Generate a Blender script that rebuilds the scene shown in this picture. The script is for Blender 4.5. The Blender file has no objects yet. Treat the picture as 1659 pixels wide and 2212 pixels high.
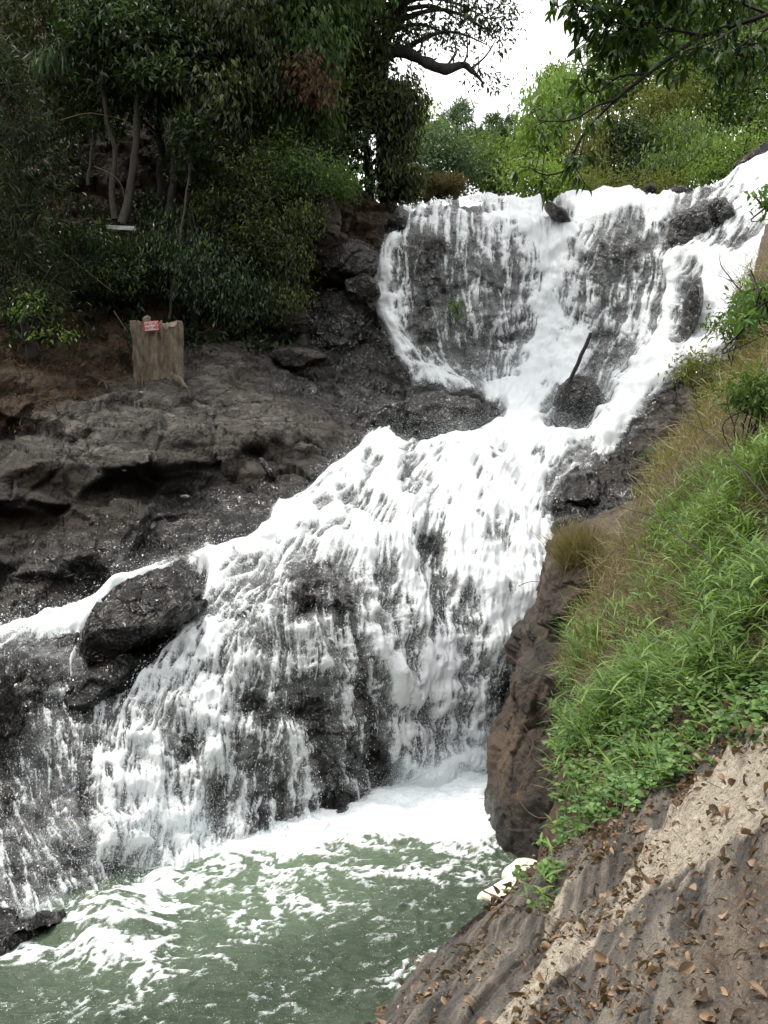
import bpy, math, random
import numpy as np
from math import radians, sin, cos, pi
rs = np.random.RandomState(7)
random.seed(7)
# ------------------------------------------------------------------ camera, sky, sun, exposure
scene = bpy.context.scene
FW, FH, F = 1659.0, 2212.0, 2170.0          # measuring frame and focal length
PITCH = radians(6.7)
cam_d = bpy.data.cameras.new('camera'); cam = bpy.data.objects.new('camera', cam_d)
scene.collection.objects.link(cam); scene.camera = cam
cam.location = (0, 0, 0); cam.rotation_euler = (pi/2 - PITCH, 0, 0)
cam_d.sensor_fit = 'VERTICAL'; cam_d.sensor_height = 24; cam_d.lens = 24*F/FH
cam_d.clip_start = .05; cam_d.clip_end = 2000
SUN_EL, SUN_AZ = radians(58), radians(-75)    # high, from the left of the view
w = bpy.data.worlds.new('World'); scene.world = w; w.use_nodes = True
nt = w.node_tree; nt.nodes.clear()
sky = nt.nodes.new('ShaderNodeTexSky'); sky.sky_type = 'NISHITA'; sky.sun_disc = False
sky.sun_elevation = SUN_EL; sky.sun_rotation = SUN_AZ
mx = nt.nodes.new('ShaderNodeMix'); mx.data_type = 'RGBA'
nz = nt.nodes.new('ShaderNodeTexNoise'); nz.inputs['Scale'].default_value = 2.2; nz.inputs['Detail'].default_value = 5
tcw = nt.nodes.new('ShaderNodeTexCoord'); nt.links.new(tcw.outputs['Generated'], nz.inputs['Vector'])
mr = nt.nodes.new('ShaderNodeMapRange'); mr.inputs[1].default_value = .3; mr.inputs[2].default_value = .6
mr.inputs[3].default_value = .84; mr.inputs[4].default_value = .99
nt.links.new(nz.outputs['Fac'], mr.inputs[0]); nt.links.new(mr.outputs[0], mx.inputs['Factor'])
nt.links.new(sky.outputs[0], mx.inputs['A']); mx.inputs['B'].default_value = (10.9, 10.9, 10.75, 1)
bg = nt.nodes.new('ShaderNodeBackground'); bg.inputs['Strength'].default_value = .12
wo = nt.nodes.new('ShaderNodeOutputWorld')
nt.links.new(mx.outputs['Result'], bg.inputs['Color']); nt.links.new(bg.outputs[0], wo.inputs[0])
sd = bpy.data.lights.new('sun', 'SUN'); sd.energy = 1.8; sd.angle = radians(12); sd.color = (1, .93, .82)
sun = bpy.data.objects.new('sun', sd); scene.collection.objects.link(sun)
sun.rotation_euler = (pi/2 - SUN_EL, 0, -SUN_AZ + pi)      # shines from azimuth SUN_AZ (clockwise from +Y)
scene.view_settings.view_transform = 'Standard'; scene.view_settings.look = 'None'
scene.view_settings.exposure = 1.0; scene.view_settings.gamma = 1
cy = scene.cycles
cy.max_bounces = 6; cy.diffuse_bounces = 3; cy.glossy_bounces = 3; cy.transmission_bounces = 3
cy.transparent_max_bounces = 10; cy.use_denoising = True; cy.sample_clamp_indirect = 4
cy.caustics_reflective = False; cy.caustics_refractive = False

# ------------------------------------------------------------------ maths helpers
def ray(px, py):
    px = np.asarray(px, float); py = np.asarray(py, float)
    cx = (px-FW/2)/F; cyy = (FH/2-py)/F
    dx = cx; dy = cos(PITCH)+cyy*sin(PITCH); dz = -sin(PITCH)+cyy*cos(PITCH)
    return dx/dy, dz/dy
def at(px, py, Y):
    a, b = ray(px, py)
    return np.stack(np.broadcast_arrays(a*Y, np.asarray(Y, float)+0*a, b*Y), -1)
def proj(P):
    P = np.asarray(P, float)
    f = P[..., 1]*cos(PITCH)-P[..., 2]*sin(PITCH); u = P[..., 1]*sin(PITCH)+P[..., 2]*cos(PITCH)
    f = np.where(f < .1, .1, f)
    return FW/2+F*P[..., 0]/f, FH/2-F*u/f
_perm = rs.permutation(512); _perm = np.concatenate([_perm, _perm, _perm])
_grad = rs.normal(size=(512, 3)); _grad /= np.linalg.norm(_grad, axis=1)[:, None]
def perlin(P):
    P = np.asarray(P, float); sh = P.shape[:-1]; P = P.reshape(-1, 3)
    i = np.floor(P).astype(int); f = P-i; u = f*f*f*(f*(f*6-15)+10); i &= 511
    out = 0
    for dx in (0, 1):
        for dy in (0, 1):
            for dz in (0, 1):
                h = _perm[_perm[_perm[(i[:, 0]+dx) & 511]+((i[:, 1]+dy) & 511)]+((i[:, 2]+dz) & 511)]
                g = _grad[h]; d = f-np.array([dx, dy, dz])
                wt = (u[:, 0] if dx else 1-u[:, 0])*(u[:, 1] if dy else 1-u[:, 1])*(u[:, 2] if dz else 1-u[:, 2])
                out = out+wt*(g*d).sum(1)
    return (out*1.6).reshape(sh)
def fbm(P, o=4, g=.5):
    P = np.asarray(P, float); a = 1; s = 0; t = 0
    for k in range(o):
        s = s+a*perlin(P*2**k+k*17.3); t += a; a *= g
    return s/t
def ridged(P, o=4):
    s = 0; a = 1; t = 0
    for k in range(o):
        s = s+a*(1-2*np.abs(perlin(P*2**k+k*9.1))); t += a; a *= .5
    return s/t
def worley(P):
    """F1, F2 and a random number of the nearest cell"""
    P = np.asarray(P, float); sh = P.shape[:-1]; P = P.reshape(-1, 3); i = np.floor(P).astype(int)
    f1 = np.full(len(P), 9.); f2 = f1.copy(); cid = np.zeros(len(P), int); pl = np.zeros(len(P))
    for dx in (-1, 0, 1):
        for dy in (-1, 0, 1):
            for dz in (-1, 0, 1):
                c = i+np.array([dx, dy, dz]); m = c & 511
                h = _perm[_perm[_perm[m[:, 0]]+m[:, 1]]+m[:, 2]]
                q = c+.5+.42*_grad[h]; d = np.linalg.norm(P-q, axis=1)
                nw = d < f1
                f2 = np.where(nw, f1, np.minimum(f2, d)); cid = np.where(nw, h, cid); pl = np.where(nw, ((P-q)*_grad[(h*7+3) & 511]).sum(1), pl); f1 = np.where(nw, d, f1)
    return f1.reshape(sh), f2.reshape(sh), (cid/511.).reshape(sh), pl.reshape(sh)
def sstep(a, b, x):
    t = np.clip((x-a)/(b-a), 0, 1); return t*t*(3-2*t)
def rbf(pts, vals, smooth=0):
    pts = np.asarray(pts, float); vals = np.asarray(vals, float); n = len(pts)
    A = np.linalg.norm(pts[:, None]-pts[None], axis=2)-smooth*np.eye(n)
    M = np.zeros((n+3, n+3)); M[:n, :n] = A; M[:n, n:n+2] = pts; M[:n, n+2] = 1; M[n:, :n] = M[:n, n:].T
    c = np.linalg.solve(M, np.concatenate([vals, [0, 0, 0]]))
    def ev(Q):
        Q = np.asarray(Q, float); sh = Q.shape[:-1]; Q = Q.reshape(-1, 2); out = np.empty(len(Q))
        for k in range(0, len(Q), 20000):
            q = Q[k:k+20000]
            out[k:k+20000] = np.linalg.norm(q[:, None]-pts[None], axis=2)@c[:n]+q@c[n:n+2]+c[n+2]
        return out.reshape(sh)
    return ev
def sampler(G, x0, y0, st):
    """bilinear lookup in a grid G[row, col]"""
    H, W = G.shape[:2]
    def ev(x, y):
        u = np.clip((np.asarray(x, float)-x0)/st, 0, W-1.001); v = np.clip((np.asarray(y, float)-y0)/st, 0, H-1.001)
        i = u.astype(int); j = v.astype(int); a = u-i; b = v-j
        return (G[j, i]*(1-a)+G[j, i+1]*a)*(1-b)+(G[j+1, i]*(1-a)+G[j+1, i+1]*a)*b
    return ev
def blur(G, r):
    for _ in range(2):
        for ax in (0, 1):
            c = np.cumsum(np.concatenate([np.repeat(np.take(G, [0], ax), r+1, ax), G, np.repeat(np.take(G, [-1], ax), r, ax)], ax), ax)
            n = G.shape[ax]
            G = (np.take(c, range(2*r+1, 2*r+1+n), ax)-np.take(c, range(0, n), ax))/(2*r+1)
    return G
def inpoly(x, y, poly):
    ins = np.zeros(x.shape, bool); n = len(poly)
    for k in range(n):
        x1, y1 = poly[k]; x2, y2 = poly[(k+1) % n]
        if y1 == y2: continue
        c = ((y1 > y) != (y2 > y)) & (x < (x2-x1)*(y-y1)/(y2-y1)+x1); ins ^= c
    return ins
def ell(x, y, cx, cyy, rx, ry, a=0, p=1.5):
    a = radians(a); dx = x-cx; dy = y-cyy
    u = (dx*cos(a)+dy*sin(a))/rx; v = (-dx*sin(a)+dy*cos(a))/ry
    return np.exp(-((u*u+v*v)**p))

# ------------------------------------------------------------------ scene helpers
col = scene.collection
def tag(o, label=None, cat=None, group=None, kind=None):
    for k, v in (('label', label), ('category', cat), ('group', group), ('kind', kind)):
        if v: o[k] = v
    return o
def empty(name, loc, label, cat, group=None):
    o = bpy.data.objects.new(name, None); col.objects.link(o); o.location = loc
    o.empty_display_size = .2
    return tag(o, label, cat, group)
def mesh_obj(name, V, Fc, mat, parent=None, smooth=False, attrs=None, loc=None):
    """one mesh object from numpy arrays; Fc is an (n, 3|4) array or a list of such arrays"""
    me = bpy.data.meshes.new(name); V = np.asarray(V, float)
    if loc is None and parent is not None: loc = np.array(parent.location)
    off = np.zeros(3) if loc is None else np.asarray(loc, float)
    V = V-off
    Fs = Fc if isinstance(Fc, list) else [Fc]
    Fs = [np.asarray(f) for f in Fs if len(f)]
    nl = sum(f.size for f in Fs); nf = sum(len(f) for f in Fs)
    me.vertices.add(len(V)); me.vertices.foreach_set('co', V.astype(np.float32).ravel())
    me.loops.add(nl); me.loops.foreach_set('vertex_index', np.concatenate([f.ravel() for f in Fs]).astype(np.int32))
    me.polygons.add(nf)
    st = np.concatenate([np.full(len(f), f.shape[1]) for f in Fs]); start = np.concatenate([[0], np.cumsum(st)[:-1]])
    me.polygons.foreach_set('loop_start', start.astype(np.int32))
    me.polygons.foreach_set('use_smooth', np.full(nf, smooth))
    me.update(calc_edges=True)
    for k, v in (attrs or {}).items():
        a = me.attributes.new(k, 'FLOAT', 'POINT'); a.data.foreach_set('value', np.asarray(v, np.float32).ravel())
    if mat: me.materials.append(mat)
    o = bpy.data.objects.new(name, me); col.objects.link(o)
    if parent is not None: o.parent = parent
    elif loc is not None: o.location = off
    return o
def gridfaces(nr, nc, keep=None):
    i = np.arange(nr*nc).reshape(nr, nc)
    f = np.stack([i[:-1, :-1], i[:-1, 1:], i[1:, 1:], i[1:, :-1]], -1).reshape(-1, 4)
    if keep is not None: f = f[keep.ravel()[f].any(1)]
    return f
def compact(V, Fc, attrs):
    used = np.unique(Fc); m = np.full(len(V), -1); m[used] = np.arange(len(used))
    return V[used], m[Fc], {k: v[used] for k, v in attrs.items()}
def soft_normals(G, r):
    n = normals(G); n = np.stack([blur(n[..., k], r) for k in range(3)], -1); return n/(np.linalg.norm(n, axis=2)[..., None]+1e-9)
def normals(G):
    du = np.gradient(G, axis=1); dv = np.gradient(G, axis=0); n = np.cross(du, dv)
    n /= np.linalg.norm(n, axis=2)[..., None]+1e-9
    return n
def tube(pts, radii, sides=7, wob=0.):
    pts = np.asarray(pts, float); n = len(pts); radii = np.broadcast_to(np.asarray(radii, float), (n,))
    t = np.gradient(pts, axis=0); t /= np.linalg.norm(t, axis=1)[:, None]+1e-9
    ref = np.array([1., 0, 0]) if abs(t[:, 2]).mean() > .7 else np.array([0, 0, 1.])
    a = np.cross(t, ref); a /= np.linalg.norm(a, axis=1)[:, None]+1e-9; b = np.cross(t, a)
    an = np.arange(sides)*2*pi/sides
    V = pts[:, None]+radii[:, None, None]*(np.cos(an)[None, :, None]*a[:, None]+np.sin(an)[None, :, None]*b[:, None])
    if wob: V = V+wob*radii[:, None, None]*perlin(V*3/(radii.mean()*8))[..., None]
    V = V.reshape(-1, 3); i = np.arange(n*sides).reshape(n, sides); j = np.roll(i, -1, 1)
    f = np.stack([i[:-1], j[:-1], j[1:], i[1:]], -1).reshape(-1, 4)
    V = np.concatenate([V, pts[-1:]+t[-1:]*radii[-1]*.6]); c = len(V)-1
    tri = np.stack([i[-1], j[-1], np.full(sides, c)], -1)
    return V, f, tri
def spline(pts, n):
    pts = np.asarray(pts, float); m = len(pts); t = np.linspace(0, m-1, n); P = np.concatenate([[2*pts[0]-pts[1]], pts, [2*pts[-1]-pts[-2]]])
    i = np.minimum(t.astype(int), m-2); f = (t-i)[:, None]
    p0, p1, p2, p3 = P[i], P[i+1], P[i+2], P[i+3]
    return .5*((2*p1)+(-p0+p2)*f+(2*p0-5*p1+4*p2-p3)*f*f+(-p0+3*p1-3*p2+p3)*f**3)
class Acc:
    def __init__(s): s.V = []; s.Q = []; s.T = []; s.A = []; s.n = 0
    def add(s, V, Q=None, T=None, a=None):
        V = np.asarray(V)
        if Q is not None and len(Q): s.Q.append(np.asarray(Q)+s.n)
        if T is not None and len(T): s.T.append(np.asarray(T)+s.n)
        s.V.append(V); s.A.append(np.zeros(len(V)) if a is None else np.broadcast_to(a, (len(V),))); s.n += len(V)
    def tube(s, pts, r, sides=6, a=None, wob=0.): V, q, t = tube(pts, r, sides, wob); s.add(V, q, t, a)
    def build(s, name, mat, parent=None, smooth=True):
        fs = []
        if s.Q: fs.append(np.concatenate(s.Q))
        if s.T: fs.append(np.concatenate(s.T))
        return mesh_obj(name, np.concatenate(s.V), fs, mat, parent, smooth, {'tint': np.concatenate(s.A)})
def unit(v): return v/(np.linalg.norm(v, axis=-1, keepdims=True)+1e-9)
def leaf_quads(B, D, N, L, Wd, tint, fold=.25, cup=.12):
    """leaf = two triangles over a midrib. B base, D direction, N facing, L length, Wd width"""
    n = len(B); D = unit(D); S = unit(np.cross(D, N)); N = unit(np.cross(S, D))
    L = np.broadcast_to(L, (n,))[:, None]; Wd = np.broadcast_to(Wd, (n,))[:, None]
    m = B+D*L*.45+N*Wd*0
    V = np.stack([B, m+S*Wd*.5+N*Wd*fold, B+D*L-N*L*cup, m-S*Wd*.5+N*Wd*fold], 1).reshape(-1, 3)
    i = np.arange(n)[:, None]*4
    T = np.concatenate([i+[0, 1, 2], i+[0, 2, 3]])
    return V, T, np.repeat(tint, 4)
def leaf_fine(B, D, N, L, Wd, tint, curl=.25, ns=4, tipw=.02, fold=.15):
    """long leaf or blade: ns segments with a midrib, bending down along its length"""
    n = len(B); D = unit(D); S = unit(np.cross(D, N)); N = unit(np.cross(S, D))
    L = np.broadcast_to(L, (n,)); Wd = np.broadcast_to(Wd, (n,)); curl = np.broadcast_to(curl, (n,))
    rows = []
    for k in range(ns+1):
        t = k/ns; wk = max(tipw, (math.sin(pi*min(1, t*.93+.06))**.8))
        c = B+D*(L*t*(1-.25*abs(curl)*t))[:, None]+N*(-curl*L*t*t)[:, None]
        h = (Wd*.5*wk)[:, None]
        rows += [c+S*h+N*h*fold*2, c, c-S*h+N*h*fold*2]
    V = np.stack(rows, 1).reshape(-1, 3); m = 3*(ns+1); i = np.arange(n)[:, None]*m; Q = []
    for k in range(ns):
        a = k*3
        Q += [i+[a, a+1, a+4, a+3], i+[a+1, a+2, a+5, a+4]]
    return V, np.concatenate(Q), np.repeat(tint, m)

# ------------------------------------------------------------------ materials
def newmat(name):
    m = bpy.data.materials.new(name); m.use_nodes = True; n = m.node_tree; n.nodes.clear()
    out = n.nodes.new('ShaderNodeOutputMaterial'); return m, n, out
def N(n, t, **kw):
    x = n.nodes.new('ShaderNode'+t)
    for k, v in kw.items():
        if k in ('op', ): x.operation = v
        elif k == 'dt': x.data_type = v
        else: x.inputs[k.replace('_', ' ')].default_value = v
    return x
def ramp(n, src, stops):
    r = n.nodes.new('ShaderNodeValToRGB'); e = r.color_ramp.elements
    while len(e) < len(stops): e.new(.5)
    for q, (p, c) in zip(e, stops): q.position = p; q.color = (*c, 1) if len(c) == 3 else c
    n.links.new(src, r.inputs[0]); return r.outputs[0]
def attr(n, nm):
    a = n.nodes.new('ShaderNodeAttribute'); a.attribute_name = nm; return a.outputs['Fac']
def noise(n, scale, detail=6, rough=.55, stretch=None, rot=None, dist=0):
    tc = n.nodes.new('ShaderNodeTexCoord'); mp = n.nodes.new('ShaderNodeMapping')
    if stretch: mp.inputs['Scale'].default_value = stretch
    if rot: mp.inputs['Rotation'].default_value = rot
    n.links.new(tc.outputs['Object'], mp.inputs[0])
    t = N(n, 'TexNoise', Scale=scale, Detail=detail, Roughness=rough, Distortion=dist); n.links.new(mp.outputs[0], t.inputs['Vector'])
    return t.outputs['Fac']
def mix(n, fac, a, b):
    m = n.nodes.new('ShaderNodeMix'); m.data_type = 'RGBA'
    for s, v in (('Factor', fac), ('A', a), ('B', b)):
        if hasattr(v, 'links'): n.links.new(v, m.inputs[s])
        else: m.inputs[s].default_value = v if s == 'Factor' else (*v, 1)
    return m.outputs['Result']
def mathn(n, op, a, b=0.):
    m = n.nodes.new('ShaderNodeMath'); m.operation = op
    for k, v in ((0, a), (1, b)):
        if hasattr(v, 'links'): n.links.new(v, m.inputs[k])
        else: m.inputs[k].default_value = v
    return m.outputs[0]
def mapr(n, v, a, b, c, d):
    m = n.nodes.new('ShaderNodeMapRange'); n.links.new(v, m.inputs[0])
    for k, x in zip((1, 2, 3, 4), (a, b, c, d)): m.inputs[k].default_value = x
    return m.outputs[0]
def bump(n, h, s, d, prev=None):
    b = N(n, 'Bump', Strength=s, Distance=d); n.links.new(h, b.inputs['Height'])
    if prev is not None: n.links.new(prev, b.inputs['Normal'])
    return b.outputs[0]
def L(n, a, b): n.links.new(a, b)

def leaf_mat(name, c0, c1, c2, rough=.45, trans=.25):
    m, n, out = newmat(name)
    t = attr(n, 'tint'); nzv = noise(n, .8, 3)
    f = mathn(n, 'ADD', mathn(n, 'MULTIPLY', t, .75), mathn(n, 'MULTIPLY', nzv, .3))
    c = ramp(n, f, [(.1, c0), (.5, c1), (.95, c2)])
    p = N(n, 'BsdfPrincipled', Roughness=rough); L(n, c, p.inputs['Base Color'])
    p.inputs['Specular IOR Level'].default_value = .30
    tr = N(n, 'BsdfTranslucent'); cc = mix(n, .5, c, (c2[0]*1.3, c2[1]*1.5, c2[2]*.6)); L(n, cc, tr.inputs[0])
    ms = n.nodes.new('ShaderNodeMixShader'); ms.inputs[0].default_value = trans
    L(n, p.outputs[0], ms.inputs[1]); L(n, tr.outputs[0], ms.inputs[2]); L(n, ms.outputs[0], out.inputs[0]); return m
def bark_mat(name, c0, c1, rough=.85, sc=9):
    m, n, out = newmat(name)
    v = noise(n, sc, 7, .7, (1, 1, .35)); v2 = noise(n, sc*3.5, 4, .6)
    c = ramp(n, v, [(.3, c0), (.68, c1)])
    c = mix(n, mathn(n, 'MULTIPLY', mapr(n, v2, .5, .68, 0, 1), .4), c, tuple(x*.35 for x in c0))
    p = N(n, 'BsdfPrincipled', Roughness=rough); L(n, c, p.inputs['Base Color'])
    L(n, bump(n, v, .6, .04), p.inputs['Normal']); L(n, p.outputs[0], out.inputs[0]); return m

def rock_mat(name, objscale=1.0):
    """attributes: wet, dirt, dry"""
    m, n, out = newmat(name)
    wet, dirt, dry = attr(n, 'wet'), attr(n, 'dirt'), attr(n, 'dry')
    a = noise(n, .55*objscale, 8, .62, dist=.5); b = noise(n, 2.6*objscale, 9, .68, (1, 1, 1.6)); c = noise(n, 13*objscale, 6, .7)
    base = ramp(n, a, [(.3, (.012, .011, .010)), (.5, (.030, .026, .022)), (.7, (.062, .048, .034))])
    base = mix(n, mapr(n, b, .42, .66, 0, .85), base, (.016, .014, .013))
    base = mix(n, mapr(n, c, .52, .75, 0, .5), base, (.085, .075, .065))
    dryc = ramp(n, b, [(.3, (.018, .017, .016)), (.5, (.066, .060, .054)), (.7, (.16, .147, .13))])
    base = mix(n, dry, base, dryc)
    dn = noise(n, 5, 7, .7)
    dc = ramp(n, dn, [(.3, (.010, .006, .004)), (.55, (.034, .020, .010)), (.8, (.09, .056, .030))])
    base = mix(n, dirt, base, dc)
    tc = n.nodes.new('ShaderNodeTexCoord'); mp = n.nodes.new('ShaderNodeMapping'); mp.inputs['Scale'].default_value = (1, 1, 1.9); L(n, tc.outputs['Object'], mp.inputs[0])
    nv = N(n, 'TexNoise', Scale=1.7, Detail=6, Roughness=.6); L(n, mp.outputs[0], nv.inputs['Vector']); va = n.nodes.new('ShaderNodeVectorMath'); va.operation = 'MULTIPLY_ADD'; L(n, nv.outputs['Color'], va.inputs[0]); va.inputs[1].default_value = (.9, .9, .9); L(n, mp.outputs[0], va.inputs[2])
    cr = None
    for sc_, wd in ((.85, .022), (2.3, .03)):
        vo = n.nodes.new('ShaderNodeTexVoronoi'); vo.feature = 'DISTANCE_TO_EDGE'; vo.inputs['Scale'].default_value = sc_; L(n, va.outputs[0], vo.inputs['Vector'])
        q = mapr(n, vo.outputs['Distance'], 0, wd, 0, 1); cr = q if cr is None else mathn(n, 'MULTIPLY', cr, mathn(n, 'ADD', mathn(n, 'MULTIPLY', q, .6), .4))
    base = mix(n, mathn(n, 'MULTIPLY', mathn(n, 'SUBTRACT', 1., cr), .8), base, (.004, .003, .003))
    wetc = ramp(n, b, [(.35, (.002, .002, .002)), (.55, (.008, .007, .006)), (.75, (.040, .026, .013))])
    base = mix(n, wet, base, wetc)
    p = N(n, 'BsdfPrincipled'); L(n, base, p.inputs['Base Color'])
    r = mapr(n, wet, 0, 1, .70, .50); r = mathn(n, 'ADD', r, mathn(n, 'MULTIPLY', c, .14)); L(n, r, p.inputs['Roughness'])
    rp = noise(n, 3.4*objscale, 3.2, .62, (1, 1, .62), dist=1.4); nrm = bump(n, cr, .8, .06); nrm = bump(n, b, .9, .14, nrm); nrm = bump(n, rp, .8, .07, nrm); nrm = bump(n, c, .6, .03, nrm)
    L(n, mathn(n, 'MULTIPLY', wet, mapr(n, b, .40, .55, .25, 1.)), p.inputs['Coat Weight']); p.inputs['Specular IOR Level'].default_value = .22; p.inputs['Coat Roughness'].default_value = .10; p.inputs['Coat IOR'].default_value = 1.85; L(n, bump(n, rp, 1., .50), p.inputs['Coat Normal'])
    L(n, nrm, p.inputs['Normal']); L(n, p.outputs[0], out.inputs[0]); return m
M = {}
M['rock'] = rock_mat('wet_rock')
M['leaf_dark'] = leaf_mat('leaf_dark', (.002, .005, .002), (.008, .020, .006), (.095, .15, .045), .40, .14)  # brightest stop paints highlights into scattered leaf tints
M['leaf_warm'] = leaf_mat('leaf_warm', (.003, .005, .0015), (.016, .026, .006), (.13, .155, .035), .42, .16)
M['leaf_mid'] = leaf_mat('leaf_mid', (.018, .038, .010), (.060, .11, .026), (.17, .24, .06), .45, .28)
M['leaf_light'] = leaf_mat('leaf_light', (.05, .09, .022), (.13, .22, .045), (.27, .36, .09), .5, .34)
M['leaf_olive'] = leaf_mat('leaf_olive', (.05, .065, .015), (.12, .14, .03), (.22, .22, .06), .5, .32)
M['leaf_bluish'] = leaf_mat('leaf_bluish', (.03, .055, .025), (.08, .13, .06), (.18, .25, .13), .4, .22)
M['leaf_brown'] = leaf_mat('leaf_brown', (.02, .014, .008), (.065, .036, .018), (.15, .09, .045), .6, .2)
M['leaf_bamboo'] = leaf_mat('leaf_bamboo', (.003, .006, .003), (.015, .025, .011), (.085, .11, .055), .5, .2)
M['grass'] = leaf_mat('grass_blade', (.02, .045, .010), (.075, .15, .028), (.23, .32, .09), .45, .32)
M['straw'] = leaf_mat('straw_blade', (.07, .052, .027), (.19, .15, .08), (.40, .34, .20), .6, .25)
M['herb'] = leaf_mat('herb_leaf', (.03, .065, .018), (.085, .165, .04), (.20, .32, .10), .42, .3)
M['litter'] = leaf_mat('dead_leaf', (.03, .018, .011), (.12, .072, .042), (.33, .225, .145), .6, .12)
M['bark_dark'] = bark_mat('bark_dark', (.012, .010, .008), (.035, .03, .024))
M['bark_pale'] = bark_mat('bark_pale', (.022, .018, .014), (.075, .067, .052), sc=14)
M['twig'] = bark_mat('twig_bark', (.05, .03, .02), (.16, .10, .065), sc=30)
M['log'] = bark_mat('sodden_log', (.002, .0015, .0015), (.008, .005, .005), .9)
M['stump'] = bark_mat('stump_wood', (.03, .022, .015), (.21, .165, .12), sc=7)

# foam and thin falling water
def water_mat():
    m, n, out = newmat('falling_water')
    foam = attr(n, 'foam'); film = attr(n, 'film')
    a = noise(n, 32, 5, .72, (1, 1, .38)); b = noise(n, 60, 3, .65, (1, 1, .7))
    nn = mathn(n, 'ADD', mathn(n, 'MULTIPLY', a, .6), mathn(n, 'MULTIPLY', b, .4))
    v = mathn(n, 'ADD', foam, mathn(n, 'MULTIPLY', mathn(n, 'SUBTRACT', nn, .5), 4.0))
    al = mapr(n, v, .26, 1.08, 0, 1)
    vz = noise(n, 5, 5, .65, (1, 1, .5)); vl = mathn(n, 'MULTIPLY', film, mapr(n, vz, .35, .68, .03, .42)); al = mathn(n, 'SUBTRACT', mathn(n, 'ADD', al, vl), mathn(n, 'MULTIPLY', al, vl))
    p = N(n, 'BsdfPrincipled', Roughness=.45); p.inputs['Base Color'].default_value = (.93, .965, .99, 1)
    p.inputs['Subsurface Weight'].default_value = 0
    L(n, bump(n, nn, .5, .05), p.inputs['Normal'])
    tl = N(n, 'BsdfTranslucent'); tl.inputs[0].default_value = (.9, .92, .93, 1)
    m1 = n.nodes.new('ShaderNodeMixShader'); m1.inputs[0].default_value = .3
    L(n, p.outputs[0], m1.inputs[1]); L(n, tl.outputs[0], m1.inputs[2])
    t = N(n, 'BsdfTransparent'); ms = n.nodes.new('ShaderNodeMixShader')
    L(n, al, ms.inputs[0]); L(n, t.outputs[0], ms.inputs[1]); L(n, m1.outputs[0], ms.inputs[2]); L(n, ms.outputs[0], out.inputs[0])
    return m
M['fall'] = water_mat()
def drops_mat():
    m, n, out = newmat('spray_drops')
    p = N(n, 'BsdfPrincipled', Roughness=.3); p.inputs['Base Color'].default_value = (.90, .95, .98, 1)
    tl = N(n, 'BsdfTranslucent'); tl.inputs[0].default_value = (.90, .95, .98, 1)
    ms = n.nodes.new('ShaderNodeMixShader'); ms.inputs[0].default_value = .35
    L(n, p.outputs[0], ms.inputs[1]); L(n, tl.outputs[0], ms.inputs[2]); L(n, ms.outputs[0], out.inputs[0]); return m
M['drops'] = drops_mat()
def pool_mat():
    m, n, out = newmat('pool_water')
    foam = attr(n, 'foam'); milk = attr(n, 'milk')
    a = noise(n, 9, 6, .7, (1, 1.5, 1), dist=.8); b = noise(n, 38, 4, .6)
    nn = mathn(n, 'ADD', mathn(n, 'MULTIPLY', a, .55), mathn(n, 'MULTIPLY', b, .45))
    v = mathn(n, 'ADD', foam, mathn(n, 'MULTIPLY', mathn(n, 'SUBTRACT', nn, .5), 1.3))
    al = mapr(n, v, .30, 1.0, 0, 1); sp_ = noise(n, 55, 2, .5); al = mathn(n, 'MAXIMUM', al, mapr(n, mathn(n, 'ADD', sp_, mathn(n, 'MULTIPLY', foam, .25)), .68, .80, 0, .7))
    g = mix(n, milk, (.014, .024, .013), (.115, .16, .105))
    c = mix(n, al, g, (.88, .93, .95))
    p = N(n, 'BsdfPrincipled'); L(n, c, p.inputs['Base Color']); p.inputs['IOR'].default_value = 1.33
    L(n, mapr(n, al, 0, 1, .07, .6), p.inputs['Roughness'])
    nrm = bump(n, noise(n, 3.2, 7, .62, (1, 2.0, 1), dist=.6), .55, .16); nrm = bump(n, nn, .35, .03, nrm)
    L(n, nrm, p.inputs['Normal']); L(n, p.outputs[0], out.inputs[0]); return m
M['pool'] = pool_mat()

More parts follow.
